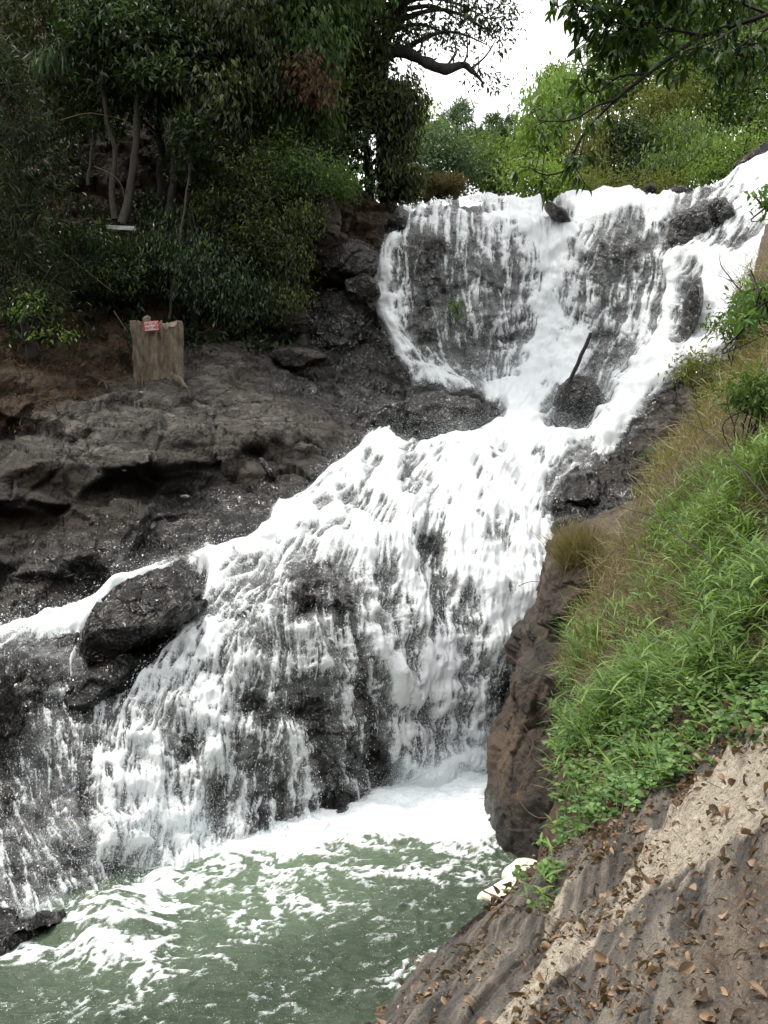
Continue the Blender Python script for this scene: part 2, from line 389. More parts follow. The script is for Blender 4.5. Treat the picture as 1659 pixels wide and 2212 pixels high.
# ------------------------------------------------------------------ depth of the gorge (frame x, frame y, metres away)
CP = [(-250,2060,12.0),(-250,1650,15),(-250,1400,17.4),(-250,1255,19.4),(-250,1050,21.2),(-250,800,25.8),(-250,500,30.5),(-250,-350,46),
(0,2010,12.5),(0,1900,13.3),(0,1650,15),(0,1430,16.6),(0,1395,17.6),(0,1300,18.9),(0,1258,19.6),(0,1172,19.8),(0,1135,21),(0,1055,21.2),(0,1005,22.4),(0,920,24),(0,800,25.8),(0,700,27),(0,500,30.5),(0,200,36),(0,-350,46),
(200,1930,13.45),(200,1780,14.3),(200,1620,15.6),(200,1450,16.8),(200,1385,17.6),(200,1300,18.8),(200,1255,19.6),(200,1175,19.9),(200,1110,21.4),(190,1060,21.6),(200,1000,22.8),(200,930,23.2),(200,850,25.5),(200,760,27),(200,600,29.5),(200,300,35),(200,-300,45),
(400,1830,14.95),(400,1700,15.4),(400,1560,16),(400,1400,17),(400,1260,18.6),(400,1215,19.6),(400,1130,21.2),(400,1050,22.4),(400,985,23),(400,925,23.2),(400,890,24.9),(400,820,26.8),(400,745,28.8),(400,600,30),(400,300,35),(400,-300,45),
(600,1790,15.57),(600,1650,15.9),(600,1450,16.6),(600,1300,17.4),(600,1190,18.9),(600,1130,20.5),(600,1050,22.3),(600,975,23.4),(600,935,23.8),(600,860,26.3),(600,790,28.5),(600,750,29.5),(600,600,30.5),(600,400,33),(600,100,38),
(700,1750,16.1),(700,1500,16.5),(700,1300,17.2),(700,1200,18.6),
(780,1725,16.8),(780,1600,16.85),(780,1400,17.3),(780,1250,18.2),(780,1150,20),(780,1050,22.2),(780,960,24.8),(780,880,27),(780,800,29.5),(700,790,30.2),(730,650,32.4),(740,500,31.2),(790,430,33),
(830,1705,17.5),(900,1700,17.5),(900,1500,18),(900,1300,18.9),(900,1180,20.2),(900,1080,22),(900,980,24.5),(900,900,27.5),(900,830,30),(900,700,30.6),(900,550,31.2),(900,480,31.9),(900,450,33),
(1050,1660,18.2),(1050,1500,18.6),(1050,1300,19.5),(1050,1150,21),(1050,1000,24.5),(1050,900,28),(1050,840,30),(1050,700,30.5),(1050,550,31.0),(1050,480,31.9),(1050,442,33),
(1150,1640,18.5),(1150,1400,19.5),(1150,1200,20.8),(1150,1050,24),(1150,900,28.2),(1160,800,30.6),(1170,700,31.6),(1180,600,32.2),(1190,500,32.8),(1190,440,33.8),
(1300,1640,19),(1300,1300,20.5),(1300,1130,21.5),(1300,1050,23.5),(1300,950,26.5),(1300,860,29),(1310,780,30.2),(1320,650,30.7),(1320,550,31.0),(1320,490,31.8),(1320,430,33.2),
(1420,700,30.2),(1420,600,31.3),(1450,1400,20),(1450,1000,24.5),(1450,850,27.5),(1450,750,29),(1500,560,30.3),(1500,480,31.0),(1450,440,33),
(1600,1400,20),(1600,1000,24),(1600,700,27.5),(1600,600,29),(1600,500,30.5),(1600,420,32.5),(1600,385,33.5),(1850,1400,20),(1850,1000,24),(1850,600,28),(1850,450,30.5),(1850,270,34)]
CP = np.array(CP, float)
_r = rbf(CP[:, :2]/100, CP[:, 2])
_gx = np.arange(-320, 1901, 8.); _gy = np.arange(-360, 2161, 8.)
_G = _r(np.stack(np.meshgrid(_gx, _gy), -1)/100); _G = blur(_G, 1)
depth0 = sampler(_G, -320, -360, 8)
def depth(x, y):
    """base depth, the left bank cut into terraces"""
    Y = depth0(x, y); _, tz = ray(x, y); z = Y*tz
    P = at(x, y, Y)
    wn = sstep(820, 700, x)*sstep(735, 790, y)*(1-sstep(1235, 1275, y+.0*x))
    wn = wn*(1-ell(x, y, 345, 825, 120, 50, 0, 2)); wn = wn*(1-.85*sstep(1000, 1150, y+.55*x-250))*(1-.8*ell(x, y, 110, 740, 180, 120))
    ph = z/.9+.8*fbm(P*np.array([.16, .16, .12]), 4)+x*.0009; am = sstep(-.35, .25, fbm(P*np.array([.35, .35, .6])+31, 2))
    f = ph-np.floor(ph); s = sstep(.52, 1., f)
    Y = Y+wn*1.6*am*(s-f)
    q = P*np.array([.8, .30, 1.25])+.35*np.stack([fbm(P*.5, 3), fbm(P*.5+4, 3), fbm(P*.5+8, 3)], -1); f1, f2, c, pl = worley(q); Y = Y+wn*((c-.5)*.95+.28*pl)*sstep(0, .07, f2-f1)
    ph = z/.31+1.6*fbm(P*np.array([.5, .5, .3])+5, 4); f = ph-np.floor(ph)
    Y = Y+wn*.22*(1-am*.6)*(sstep(.5, 1., f)-f)
    return Y
LIP = np.array([(-320,-350),(480,-350),(640,120),(740,395),(800,425),(850,452),(880,458),(930,446),(1000,441),(1130,446),(1200,438),(1280,428),(1350,430),(1420,437),(1480,428),(1560,400),(1659,350),(1900,250)], float)
BASE = np.array([(-320,2150),(0,2075),(200,2000),(400,1900),(600,1850),(780,1790),(900,1760),(1050,1720),(1200,1700),(1900,1700)], float)

# ------------------------------------------------------------------ where water runs on the rock
ST = 2.5; LX = np.arange(-320, 1761, ST); LY = np.arange(330, 2081, ST); GX, GY = np.meshgrid(LX, LY)
wx = GX+14*fbm(np.stack([GX/60, GY/60, 0*GX], -1), 4); wy = GY+14*fbm(np.stack([GX/60, GY/60, 0*GX+7], -1), 4)
OUT = [(856,462),(828,520),(806,600),(790,640),(815,690),(850,750),(872,800),(890,832),(950,842),(1020,852),(1075,880),(1085,915),(1040,940),(985,950),(930,965),(880,965),(840,955),(838,925),(805,945),(775,968),(740,995),(690,1035),(655,1085),(600,1118),(555,1165),(460,1188),(330,1238),(230,1290),(100,1345),(-80,1385),(-330,1460),
 (-330,1530),(-80,1440),(60,1405),(205,1380),(228,1335),(330,1268),(400,1222),(450,1250),(445,1310),(385,1400),(310,1465),(255,1560),(200,1640),(185,1760),(200,1900),(330,1960),(600,1950),(1300,1950),(1300,1300),(1225,1240),(1200,1150),(1180,1110),(1230,1045),(1320,975),(1400,880),(1490,790),(1700,760),(1770,600),(1770,300),(1659,338),(1560,390),(1475,425),(1420,428),(1350,420),(1280,418),(1200,428),(1130,436),(1000,432),(930,436),(880,450)]
D0 = inpoly(wx, wy, OUT).astype(float)
D0 = blur(D0, 2)
APR = [(-330,1520),(-80,1425),(100,1400),(200,1400),(215,1480),(290,1480),(270,1560),(200,1640),(185,1760),(240,1960),(-330,2140)]
D0 = np.maximum(D0, .44*blur(inpoly(wx, wy, APR).astype(float), 5))
LOWER = [(430,1330),(600,1200),(760,1190),(800,1400),(830,1730),(700,1800),(200,1960),(200,1640),(260,1560),(320,1470)]
D0 = np.where(D0 > .5, D0*(1-.13*blur(inpoly(wx, wy, LOWER).astype(float), 8)), D0)
UPF = [(872,505),(960,480),(1090,490),(1130,560),(1135,700),(1110,800),(1050,845),(930,790),(900,700),(868,620)]
D0 = D0*(1-.38*blur(inpoly(wx, wy, UPF).astype(float), 6))
RLB = [(1250,560),(1300,490),(1380,490),(1420,560),(1400,680),(1400,760),(1300,800),(1240,820),(1225,740),(1255,650)]
D0 = D0*(1-.40*blur(inpoly(wx, wy, RLB).astype(float), 7))
DARK = [(866,482,24,26,0,0),(1205,463,40,15,40,.02),(960,545,100,32,0,.22),(905,600,38,95,0,.22),(1060,600,80,70,0,.42),(920,705,36,80,0,.28),(1000,770,80,55,0,.40),
 (955,610,60,40,0,.25),(1080,740,45,80,0,.38),(1340,545,70,50,15,.16),(1300,640,60,50,-30,.38),(1325,760,50,45,-40,.26),(1260,850,60,55,-30,.05),(1210,910,38,26,0,.15),(1250,920,30,22,0,.3),
 (1478,490,30,62,35,.03),(1545,478,42,50,20,.12),(1520,430,60,13,-20,.25),(1600,525,45,22,-35,.3),(1495,655,22,60,10,.08),(1425,650,18,60,5,.5),(1480,720,20,40,0,.15),(1600,430,40,15,-40,.55),
 (1250,1060,60,55,-20,.12),(1215,1110,40,40,0,.25),(1290,1030,40,40,0,.1),(1180,1060,30,12,-30,.6),
 (1000,455,90,12,5,.55),(920,470,50,12,-10,.5),
 (885,1045,28,60,10,.55),(765,1110,32,22,-10,.5),(820,1130,26,26,0,.65),(700,1170,60,18,-10,.7),(925,1200,36,60,0,.22),(945,1290,32,70,-5,.25),(815,1250,22,50,0,.4),(835,1350,34,60,0,.5),(1000,1330,26,60,0,.65),(1010,1430,34,60,0,.6),(870,1420,24,60,0,.65),(1060,1180,18,40,0,.85),
 (680,1265,58,60,-30,.10),(735,1310,30,60,0,.13),(660,1320,40,30,0,.10),(560,1280,70,45,-30,.42),(500,1340,30,30,-30,.45),(600,1400,60,40,0,.48),(640,1500,110,50,0,.36),(540,1520,34,36,0,.10),(575,1560,26,40,0,.15),(670,1540,60,36,30,.14),(410,1615,26,46,0,.12),(560,1660,60,90,0,.36),(465,1745,30,76,0,.10),(600,1740,26,70,0,.15),(690,1660,44,100,0,.12),(560,1780,24,44,0,.14),
 (770,1520,26,140,-12,.10),(795,1650,34,80,-10,.05),(745,1600,22,120,-8,.20),(720,1740,40,40,0,.08),(640,1760,18,40,0,.2),
 (330,1560,40,30,0,.62),(300,1650,30,30,0,.65),(370,1500,60,40,-40,.8),(400,1420,40,40,-40,.85),
 (100,1470,80,40,0,.16),(150,1560,60,40,0,.5),(0,1620,60,190,8,.03),(50,1510,60,40,0,.1),(185,1745,26,50,0,.10),(120,1880,110,36,10,.24),(270,1885,60,26,10,.3),(230,1330,30,20,-40,.9),
 (1090,1495,32,60,-8,.12),(1065,1565,30,60,0,.25),(1110,1590,20,50,0,.2),(960,1560,60,70,0,.75),(900,1600,60,60,0,.72),
 (812,935,34,26,-30,.7),(40,1945,100,34,10,.75),(1240,700,14,120,20,.7)]
for c in DARK:
    wgt = ell(wx, wy, *c[:5], p=1.3); D0 = np.minimum(D0, D0*(1-wgt)+c[5]*wgt)
m_ = fbm(np.stack([wx/70, wy/34, 0*GX+40], -1), 4); mid_ = sstep(.08, .3, D0)*(1-sstep(.86, 1, D0))
D0 = D0+.46*m_*mid_
lace = sstep(.02, .42, fbm(np.stack([wx/48, wy/75, 0*GX+50], -1), 4))
D0 = np.where(D0 > .7, D0*(1-(.10+.20*(GY > 990))*lace), D0)
D0 = D0*(1-.22*ell(GX, GY, 430, 1200, 120, 40, -20, 2))
D0 = np.maximum(D0, .98*ell(wx, wy, 1228, 785, 52, 105, 20, 2.5))
DENS = np.clip(D0, 0, 1.05)
# flow directions
FL = [(850,480,-.4,1),(805,600,0,1),(840,720,.4,1),(900,810,.6,.8),(980,860,1,.4),(950,500,0,1),(950,700,0,1),(1050,520,.15,1),(1080,700,.1,1),(1150,600,0,1),(1120,800,-.1,1),(1200,470,.1,1),(1220,600,-.4,1),(1190,760,-.5,1),(1280,500,-.5,1),(1340,600,-.05,1),(1380,700,-.1,1),(1300,800,-.5,1),(1420,550,-.2,1),(1500,600,-.8,1),(1640,400,-1,.9),(1600,480,-.8,1),(1450,760,-.7,1),(1380,860,-1,.7),(1250,940,-1,.4),(1100,950,-1,.5),(950,1000,-1,.7),(800,1050,-1,.9),(1100,1050,-.4,1),(1100,1200,0,1),(1150,1300,0,1),(950,1200,-.1,1),(850,1250,-.1,1),(650,1150,-1,.5),(450,1210,-1,.45),(300,1270,-1,.7),(100,1370,-1,.3),
 (560,1230,-.9,.7),(450,1350,-.8,1),(330,1520,-.5,1),(250,1650,-.2,1),(650,1250,-.2,1),(550,1450,-.2,1),(650,1400,.1,1),(740,1350,.1,1),(790,1500,.15,1),(500,1600,-.1,1),(400,1700,-.1,1),(650,1650,.05,1),(780,1700,.1,1),(950,1500,0,1),(1050,1500,-.1,1),(150,1500,.2,1),(100,1650,.3,1),(150,1850,.5,.8),(50,1900,.3,.8)]
FL = np.array(FL, float); fd = unit(FL[:, 2:])
cg = np.stack(np.meshgrid(LX[::8], LY[::8]), -1); dd = ((cg[:, :, None]-FL[None, None, :, :2])**2).sum(-1); wgt = 1/(dd+900)**1.5
VF = unit((wgt[..., None]*fd).sum(2)/wgt.sum(2)[..., None])
vfx = sampler(VF[..., 0], LX[0], LY[0], ST*8); vfy = sampler(VF[..., 1], LX[0], LY[0], ST*8)
jit = 16*fbm(np.stack([GX/26, GY/40, 0*GX+3], -1), 3)
def lic(src, n, step):
    sm = sampler(src, LX[0], LY[0], ST); acc = src.copy(); tw = 1.
    for sg in (1, -1):
        x, y = GX.copy(), GY.copy()
        for k in range(n):
            vx, vy = vfx(x, y), vfy(x, y)
            j = .5*perlin(np.stack([x/18, y/30, 0*x+1.7], -1)) if k % 3 == 0 else j
            x = x+sg*step*(vx-vy*j*.9); y = y+sg*step*(vy+vx*j*.9)
            wk = 1-.6*k/n; acc = acc+wk*sm(x, y); tw += wk
    return acc/tw
def equal(G):
    r = np.empty(G.size); r[np.argsort(G.ravel())] = np.linspace(0, 1, G.size); return r.reshape(G.shape)
n1 = rs.rand(*GX.shape); n2 = blur(rs.rand(*GX.shape), 1); n3 = blur(rs.rand(*GX.shape), 4)
l1 = equal(lic(n1, 9, 2.2)); l2 = equal(lic(n2, 14, 3.)); l3 = equal(lic(n3, 10, 5.))
iso = equal(fbm(np.stack([GX/34, GY/34, 0*GX+2], -1), 4)); iso2 = equal(ridged(np.stack([wx/26, wy/22, 0*GX+4], -1), 4))
LIC = equal(.46*l1+.40*l2+.10*l3+.10*iso+.18*iso2)
thr = 1-DENS
FOAM = sstep(thr-.15, thr+.45, LIC)*(DENS > .015); FOAM = np.maximum(FOAM, .95*sstep(.82, .97, DENS))
dens_at = sampler(DENS, LX[0], LY[0], ST); foam_at = sampler(FOAM, LX[0], LY[0], ST); lic_at = sampler(LIC, LX[0], LY[0], ST)

# ------------------------------------------------------------------ the gorge rock (one sheet) and its hillside
def rock_disp(P, amp):
    """fractured rock: tilted facets, block offsets, cracks, fine roughness; metres along the normal"""
    Q = P+.30*np.stack([fbm(P*.9, 4), fbm(P*.9+9, 4), fbm(P*.9+19, 4)], -1)
    f1, f2, c, pl = worley(Q*np.array([.8, .8, 1.2])); e = f2-f1
    d = (c-.5)*.26*sstep(0, .08, e)+.34*pl-.07*np.exp(-e/.03)
    f1, f2, c, pl = worley(Q*np.array([2.3, 2.3, 3.6])+3); e = f2-f1
    d = d+(c-.5)*.08*sstep(0, .1, e)+.13*pl-.025*np.exp(-e/.05)
    return amp*(d+.10*fbm(P*1.3, 3)+.075*ridged(P*np.array([4.4, 4.4, 3.])+2, 4))
NC = 780; NR = 620
cx_ = np.linspace(-320, 1880, NC)
top = np.interp(cx_, LIP[:, 0], LIP[:, 1]); top = top+3*perlin(np.stack([cx_/14, 0*cx_, 0*cx_], -1))*(cx_ > 760)
bot = np.interp(cx_, BASE[:, 0], BASE[:, 1]); t = np.linspace(0, 1, NR)[:, None]
PX = np.repeat(cx_[None], NR, 0); PY = bot*(1-t)+top*t
YY = blur(depth(PX, PY), 1); G = at(PX, PY, YY)
nrm = soft_normals(G, 7)
if nrm[NR//2, NC//2, 1] > 0: nrm = -nrm
dn = dens_at(PX, PY)*(PX > -315)*(PY > 335)
hill = sstep(760, 640, PY)*sstep(860, 700, PX)
side = sstep(.25, 0, dn)
ampl = (.55+.40*side)*(1-.45*sstep(780, 700, PX)*sstep(740, 800, PY)*(1-sstep(1250, 1290, PY)))
base_n = blur(nrm, 3) if False else nrm
Gr = G+nrm*(rock_disp(G, 1.)*ampl)[..., None]
# vertical fluting of the rock under the lower fall, like worn columns
flute = ridged(np.stack([G[..., 0]*1.6, G[..., 1]*1.6, G[..., 2]*.25], -1), 3)
lowz = ell(PX, PY, 620, 1550, 330, 300, p=3)
Gr = Gr+nrm*(.16*flute*lowz)[..., None]
# crest rows running back from the top edge
crest = [Gr[-1]]
ext = []
for d, dz in ((.25, .03), (.7, .02), (1.6, 0), (3.5, .1), (8, .5), (16, 1.5)):
    e = Gr[-1].copy(); e[:, 1] += d; e[:, 0] += d*.02*e[:, 0]; e[:, 2] += dz+.05*perlin(e*2); ext.append(e)
ext = np.array(ext)
Vt = np.concatenate([Gr, ext]).reshape(-1, 3)
ap = np.concatenate([PX, np.repeat(PX[-1:], len(ext), 0)]), np.concatenate([PY, np.repeat(PY[-1:], len(ext), 0)])
ax_, ay_ = ap
wn1 = 40*fbm(np.stack([ax_/90, ay_/90, 0*ax_], -1), 4)
wetm = np.clip(np.maximum(sstep(.01, .25, np.concatenate([blur(dn, 6), np.repeat(dn[-1:], len(ext), 0)])*1.3),
       np.maximum(sstep(980, 1150, ay_+.45*ax_-180+wn1)*sstep(1010, 1080, ay_+wn1*.5), ell(ax_, ay_, 860, 900, 160, 70, 20, 2))), 0, 1)
wetm = np.maximum(wetm, ell(ax_, ay_, 760, 720, 100, 110, 0, 2)); wetm = np.maximum(wetm, .8*ell(ax_, ay_, 700, 850, 120, 50, 15, 2)); wetm = np.maximum(wetm, sstep(1255, 1290, ay_))
dirtm = np.clip(sstep(975, 900, ay_+.42*ax_+wn1*.8)+sstep(720, 640, ay_+wn1*.6)*(ax_ < 660), 0, 1)
dirtm = np.maximum(dirtm, .6*ell(ax_, ay_, 330, 800, 70, 40, 0, 2))
dirtm = np.maximum(dirtm, .55*ell(ax_, ay_, 100, 1130, 220, 28, 0, 2)); dirtm = np.maximum(dirtm, .75*ell(ax_, ay_, 60, 1290, 150, 22, -3, 2))
dirtm = np.maximum(dirtm, .8*ell(ax_, ay_, 700, 490, 45, 70, 10, 2))
Pq = Vt.reshape(ax_.shape+(3,)); q_ = Pq*np.array([.8, .30, 1.25])+.35*np.stack([fbm(Pq*.5, 3), fbm(Pq*.5+4, 3), fbm(Pq*.5+8, 3)], -1); _a, _b, tone, _c = worley(q_*1.0)
dry_lit = np.clip(sstep(1060, 960, ay_+wn1*.4)*(.35+.8*tone), 0, 1)*(1-wetm)  # random block tones lighten the dry rock, painting in contrast of lit tops
gorge = mesh_obj('terrain', Vt, gridfaces(NR+len(ext), NC), M['rock'], None, True, {'wet': wetm*(1-dirtm*.6), 'dirt': dirtm, 'dry': dry_lit})
tag(gorge, kind='structure')

# water over the rock: a relief of strands standing off the stone
NC2, NR2 = 790, 640
c2 = np.linspace(-310, 1740, NC2); top2 = np.interp(c2, LIP[:, 0], LIP[:, 1]); top2 = np.maximum(top2, 335); bot2 = np.interp(c2, BASE[:, 0], BASE[:, 1])
t2 = np.linspace(0, 1, NR2)[:, None]; PX2 = np.repeat(c2[None], NR2, 0); PY2 = bot2*(1-t2)+top2*t2
G2 = at(PX2, PY2, depth(PX2, PY2)); n2_ = soft_normals(G2, 7)
if n2_[NR2//2, NC2//2, 1] > 0: n2_ = -n2_
fo = foam_at(PX2, PY2); de = dens_at(PX2, PY2); li = lic_at(PX2, PY2)
thick = sstep(.40, .85, blur(de, 4)); off = .09+.41*rock_disp(G2, 1.)*(1-.97*thick)+.10*thick+(.16*ridged(np.stack([G2[..., 0]*1.6, G2[..., 1]*1.6, G2[..., 2]*.25], -1), 3)*ell(PX2, PY2, 620, 1550, 330, 300, p=3))
off = off+.05*fo+.16*sstep(.6, 1, blur(de, 4))+.05*(li-.5)*de+sstep(.5, 1, blur(de, 6))*.30*fbm(G2*1.1+4, 3)
G2 = G2+n2_*off[..., None]
keep = (fo > .03) | (de > .25)
f = gridfaces(NR2, NC2, keep); V2, f, at2 = compact(G2.reshape(-1, 3), f, {'foam': (fo*(1+.5*sstep(.8, 1, de))).ravel(), 'film': sstep(.02, .8, de).ravel()})
wf = mesh_obj('waterfall', V2, f, M['fall'], None, True, at2); tag(wf, kind='structure')
# airborne flecks of spray
def flecks(n, wfun, spread, size, seed):
    r = np.random.RandomState(seed); w_ = wfun.ravel(); w_ = w_/w_.sum(); idx = r.choice(len(w_), n, p=w_)
    P = G2.reshape(-1, 3)[idx]; Nn = n2_.reshape(-1, 3)[idx]
    P = P+Nn*(np.abs(r.normal(size=(n, 1)))*spread)+r.normal(size=(n, 3))*.05
    px, py = proj(P); d = np.stack([vfx(px, py), 0*px, -vfy(px, py)], -1)+.45*r.normal(size=(n, 3))
    d = unit(d); s = unit(np.cross(d, r.normal(size=(n, 3)))); u = np.cross(d, s)
    Ls = (size*(.5+1.8*r.rand(n)**2))[:, None]; Ws = Ls*(.28+.25*r.rand(n, 1))
    V = np.stack([P-d*Ls, P+s*Ws, P+d*Ls, P-s*Ws, P+u*Ws, P-u*Ws], 1).reshape(-1, 3); i = np.arange(n)[:, None]*6
    T = np.concatenate([i+a for a in ([0, 1, 4], [0, 4, 3], [0, 3, 5], [0, 5, 1], [2, 4, 1], [2, 3, 4], [2, 5, 3], [2, 1, 5])])
    return V, T
mid = np.clip(de, 0, 1)*(1.15-np.clip(de, 0, 1))*(fo > .2)+.10*(blur(fo, 3) > .05)*(de > .02)
A = Acc(); V, T = flecks(42000, mid, .07, .0075, 1); A.add(V, T=T)
V, T = flecks(14000, (de > .5)*(blur(de, 4) < .93)*1., .16, .008, 2); A.add(V, T=T)
foot = sum(ell(PX2, PY2, *q) for q in ((1100,1610,160,70,-10),(900,1670,120,50,-8),(1130,850,90,60,0),(1010,840,90,30,0),(1230,900,120,70,-20),(1180,750,40,120,20),(1400,800,90,70,-40),(300,1840,150,50,-15),(1000,1000,180,40,0)))
r_ = np.random.RandomState(3); w_ = (foot*(de > .3)).ravel(); w_ /= w_.sum(); i_ = r_.choice(len(w_), 210000, p=w_); P_ = G2.reshape(-1, 3)[i_]+n2_.reshape(-1, 3)[i_]*(r_.exponential(.32, 210000))[:, None]+r_.normal(size=(210000, 3))*np.array([.16, .12, .16])
q_ = r_.normal(size=(210000, 4, 3)); q_ = P_[:, None]+unit(q_)*.0046*(.5+r_.rand(210000, 1, 1)); i_ = np.arange(210000)[:, None]*4; A.add(q_.reshape(-1, 3), T=np.concatenate([i_+[0, 1, 2], i_+[0, 2, 3], i_+[0, 3, 1], i_+[1, 3, 2]]))
sp = A.build('water_spray', M['drops'], None, False); tag(sp, 'white droplets and broken strands flying off the cascade', 'spray', kind='stuff')

# ------------------------------------------------------------------ plunge pool
PZ = -7.0
px_ = np.arange(-15, 5.5, .042); py_ = np.arange(2.0, 19.6, .042); QX, QY = np.meshgrid(px_, py_)
P0 = np.stack([QX, QY, 0*QX+PZ], -1); ux, uy = proj(P0)
dist = uy-np.interp(ux, BASE[:, 0], BASE[:, 1]-40)
wpx = ux+30*fbm(np.stack([QX*.9, QY*.9, 0*QX], -1), 4); wpy = uy+22*fbm(np.stack([QX*.9, QY*.9, 0*QX+5], -1), 4)
PF = [(300,1900),(420,1840),(640,1770),(820,1700),(1110,1600),(1110,1820),(1060,1850),(900,1850),(760,1830),(680,1870),(560,1860),(430,1880),(380,1930),(300,1960)]
dpool = np.zeros(ux.shape)
dpool = np.maximum(dpool, .98*inpoly(wpx, wpy, PF))
WP = [(90,2010),(160,1955),(240,1930),(340,1915),(400,1955),(350,2000),(375,2060),(340,2110),(220,2105),(90,2070)]
dpool = np.maximum(dpool, .86*inpoly(wpx, wpy, WP))
dpool = blur(dpool, 5)
for c in [(350,1960,110,50,-10,.72),(450,1900,130,45,-10,.72),(330,2120,120,34,-14,.5),(620,1880,160,40,0,.55),(600,1960,200,60,0,.42),(900,1890,220,30,0,.55),(480,2060,140,40,-30,.33),(300,2180,260,50,0,.22),(60,2050,90,40,0,.72),(0,1980,120,60,0,.6),
          (830,2000,300,120,0,.12),(700,2150,400,90,0,.12),(960,2060,140,16,-6,.36),(870,2120,50,60,30,.42),(-200,2100,300,120,0,.2),(540,2000,60,60,0,.5)]:
    dpool = np.maximum(dpool, c[5]*ell(ux, uy, *c[:5], p=1.2))
sw = np.stack([QX*1.1+.9*fbm(P0*.5, 3), QY*2.0+1.2*fbm(P0*.5+8, 3), 0*QX], -1)
rg = equal(.8*ridged(sw*1.2, 5)+.6*fbm(sw*6, 3)+.5*ridged(sw*9+3, 2)); fp = sstep(1-dpool-.35, 1-dpool+.55, rg); fp = np.maximum(fp, sstep(.85, .95, dpool))
chop = .075*fbm(sw*1.5, 6)+.028*fbm(sw*6, 4)+.055*ridged(sw*3.0, 4)
boil = sstep(.4, 1, dpool)
zz = PZ+chop+boil*(.10*fbm(P0*2.2, 5)+.08)+.20*blur(ell(ux, uy, 230, 2010, 110, 60), 3)+.02*fp*(1-boil)
milk = np.clip(.12+.95*blur(dpool, 22)+.25*fbm(P0*.6+2, 3)+.3*ell(ux, uy, 600, 1930, 260, 90), 0, 1)
V = np.stack([QX, QY, zz], -1).reshape(-1, 3)
pool = mesh_obj('pool_water', V, gridfaces(*QX.shape), M['pool'], None, True, {'foam': fp, 'milk': milk}); tag(pool, kind='structure')
# bed under the whole gorge
gr = np.meshgrid(np.linspace(-60, 60, 60), np.linspace(-30, 60, 50)); gz = -9+0*gr[0]+.3*perlin(np.stack([gr[0]*.2, gr[1]*.2, 0*gr[0]], -1))
bed = mesh_obj('ground', np.stack([*gr, gz], -1).reshape(-1, 3), gridfaces(50, 60), M['rock'], None, True); tag(bed, kind='structure')
# ------------------------------------------------------------------ land beyond the lip of the fall
hx, hy = np.meshgrid(np.linspace(-70, 90, 150), np.concatenate([np.linspace(33.4, 70, 70), np.linspace(72, 220, 40)]))
def far_z(X, Y):
    return 6.2+.045*(Y-34)+.42*np.maximum(0, X-10-.10*(Y-34))+.5*np.maximum(0, -X+.5)*sstep(33, 37, Y)+1.2*fbm(np.stack([X*.07, Y*.07, 0*X], -1), 4)-.9
hz = far_z(hx, hy)
far = mesh_obj('hillside', np.stack([hx, hy, hz], -1).reshape(-1, 3), gridfaces(*hx.shape), M['rock'], None, True, {'wet': 0*hx, 'dirt': 0*hx+.9, 'dry': 0*hx}); tag(far, kind='structure')

# unseen wooded slopes added round and behind the viewpoint, darkening reflections and frontal light
gx, gy = np.meshgrid(np.linspace(-60, 60, 90), np.linspace(-60, 24, 70))
def side_z(X, Y):
    back = np.maximum(0, -9-Y-.0*X); right = np.maximum(0, X-(9.5+.25*np.maximum(Y, 0))); left = np.maximum(0, -X-17)
    return -9+1.1*np.minimum(back, 18)+1.25*np.minimum(right, 16)+1.0*np.minimum(left, 22)+(right > 0)*6.5+1.3*fbm(np.stack([X*.1, Y*.1, 0*X], -1), 4)
gz = side_z(gx, gy); o = mesh_obj('hillside', np.stack([gx, gy, gz], -1).reshape(-1, 3), gridfaces(*gx.shape, keep=(gz > -8.6)), M['rock'], None, True, {'wet': 0*gx, 'dirt': 0*gx+1, 'dry': 0*gx}); tag(o, kind='structure')
r = np.random.RandomState(19); n = 90000; X = r.uniform(-55, 55, n); Y_ = r.uniform(-55, 22, n); z_ = side_z(X, Y_); ok = (z_ > -6.5) & ~((np.abs(X) < 9) & (Y_ > -8)) & ((X > 13+.3*np.maximum(Y_, 0)) | (Y_ < -9) | (X < -19)); X, Y_, z_ = X[ok], Y_[ok], z_[ok]; n = len(X)
P = np.stack([X, Y_, z_+(6+3*fbm(np.stack([X*.2, Y_*.2, 0*X], -1), 3))*r.rand(n)**.5], -1); sc = .6+.9*r.rand(n)
V, T_, t = leaf_quads(P, r.normal(size=(n, 3))+np.array([0, 0, -.5]), r.normal(size=(n, 3))*.6+np.array([0, 0, .8]), .95*sc, .5*sc, np.clip(.7*r.rand(n), 0, 1)); A = Acc(); A.add(V, T=T_, a=t); tag(A.build('unseen_gorge_wood', M['leaf_mid'], None, False), 'unseen dark green wood added on the slopes of the gorge downstream', 'wood', kind='stuff')

